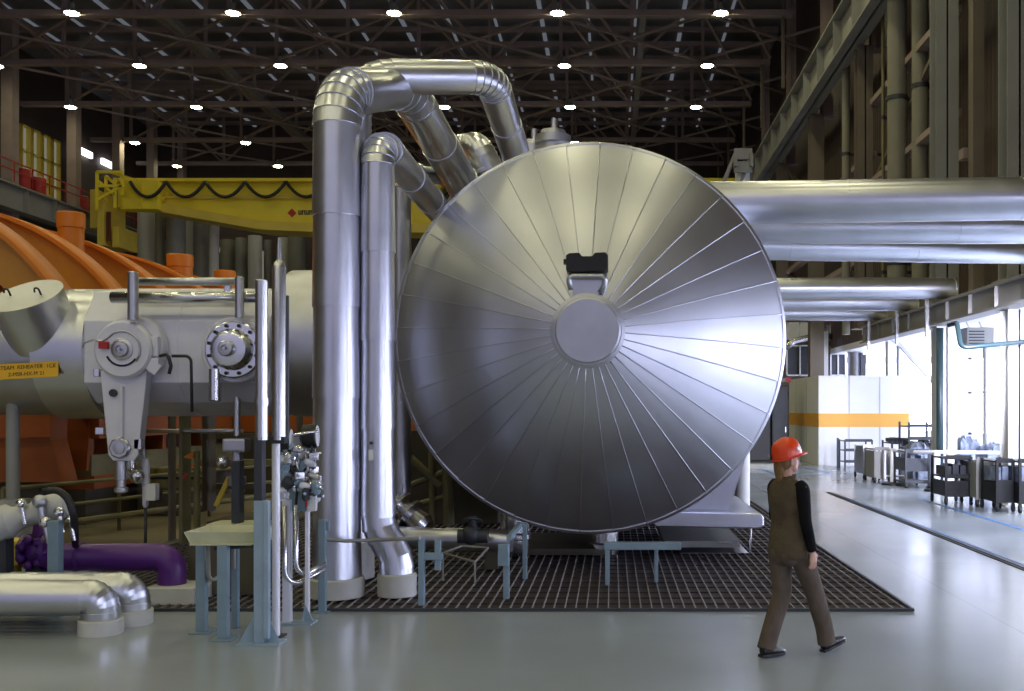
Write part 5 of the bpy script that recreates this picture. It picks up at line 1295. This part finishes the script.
# hard hat: shell, brim with peak, badge
bm = B()
def hat(p): return HM @ V(*p)
n_ = 32; prev = None
TL = Matrix.Translation((-.004, 0, .050)) @ Matrix.Rotation(math.radians(-17), 4, 'Y')
profile = [(1.0, -.02), (1.0, .0), (.985, .03), (.94, .062), (.84, .092), (.66, .116), (.42, .130), (.18, .136), (.01, .137)]
for (k, z) in profile:
    ringv = []
    for i in range(n_):
        a = 2 * PI * i / n_; x, y = .128 * k * math.cos(a) - .005, .106 * k * math.sin(a)
        ringv.append(bm.verts.new(HM @ (TL @ V(x, y, z + (.008 * (1 - k) if abs(y) < .02 else 0)))))
    if prev:
        for i in range(n_): bm.faces.new((prev[i], prev[(i + 1) % n_], ringv[(i + 1) % n_], ringv[i]))
    prev = ringv
bm.faces.new(prev)
hs = pobj('hard_hat', bm, 'helmet', body)
md = hs.modifiers.new('solid', 'SOLIDIFY'); md.thickness = .004
bm = B(); r0 = []; r1 = []; r2 = []
for i in range(n_):
    a = 2 * PI * i / n_; front = max(0, math.cos(a)) ** 2; e = .010 + .048 * front
    x, y = .128 * math.cos(a) - .005, .106 * math.sin(a)
    r0.append(bm.verts.new(HM @ (TL @ V(x * .98, y * .98, -.012)))); r1.append(bm.verts.new(HM @ (TL @ V((.128 + e) * math.cos(a) - .005, (.106 + e * .6) * math.sin(a), -.022 - .008 * front)))); r2.append(bm.verts.new(HM @ (TL @ V(x * .98, y * .98, -.026))))
for i in range(n_):
    j = (i + 1) % n_; bm.faces.new((r0[i], r0[j], r1[j], r1[i])); bm.faces.new((r1[i], r1[j], r2[j], r2[i])); bm.faces.new((r2[i], r2[j], r0[j], r0[i]))
pobj('hat_brim', bm, 'helmet', hs)
bm = B()
for (a0, z0, w, h) in ((-62, .035, 16, .030), (-45, .040, 8, .022)):
    q0 = []
    for (da, dz) in ((-w / 2, -h / 2), (w / 2, -h / 2 + .006), (w / 2, h / 2 + .006), (-w / 2, h / 2)):
        a = math.radians(a0 + da); zz = z0 + dz; k = .988 - max(0, zz - .02) * .9
        q0.append(bm.verts.new(HM @ (TL @ V(.1315 * k * math.cos(a) - .005, .1095 * k * math.sin(a), zz))))
    bm.faces.new(q0)
bd = pobj('badge', bm, 'gauge_white', hs); bd['label'] = 'small white badge on the side of the hard hat'
md = bd.modifiers.new('solid', 'SOLIDIFY'); md.thickness = .002

# ================================================================== CAMERA, WORLD, OUTPUT LOOK
cam = bpy.data.cameras.new('camera'); co = bpy.data.objects.new('camera', cam); C.objects.link(co)
co.location = (0, 0, CH); co.rotation_euler = (PI / 2, 0, 0)
cam.sensor_fit = 'HORIZONTAL'; cam.sensor_width = 36.0; cam.lens = 36.0 * F / 1024.0
cam.shift_x = -(VX - 512.0) / 1024.0; cam.shift_y = (VY - 345.5) / 1024.0
cam.clip_end = 300; cam.clip_start = .05
sc = bpy.context.scene; sc.camera = co
w = bpy.data.worlds.new('world'); sc.world = w; w.use_nodes = True
bg = w.node_tree.nodes['Background']; bg.inputs['Color'].default_value = (.68, .68, 1.0, 1); bg.inputs['Strength'].default_value = .50
sc.view_settings.view_transform = 'Standard'; sc.view_settings.look = 'None'; sc.view_settings.exposure = 0.0; sc.view_settings.gamma = 1.0
sc.view_settings.use_curve_mapping = False
sc.cycles.use_denoising = True
sc.cycles.max_bounces = 7; sc.cycles.diffuse_bounces = 4; sc.cycles.glossy_bounces = 4; sc.cycles.transmission_bounces = 2
sc.cycles.sample_clamp_indirect = 6.0; sc.cycles.caustics_reflective = False; sc.cycles.caustics_refractive = False
sc.cycles.use_light_tree = True
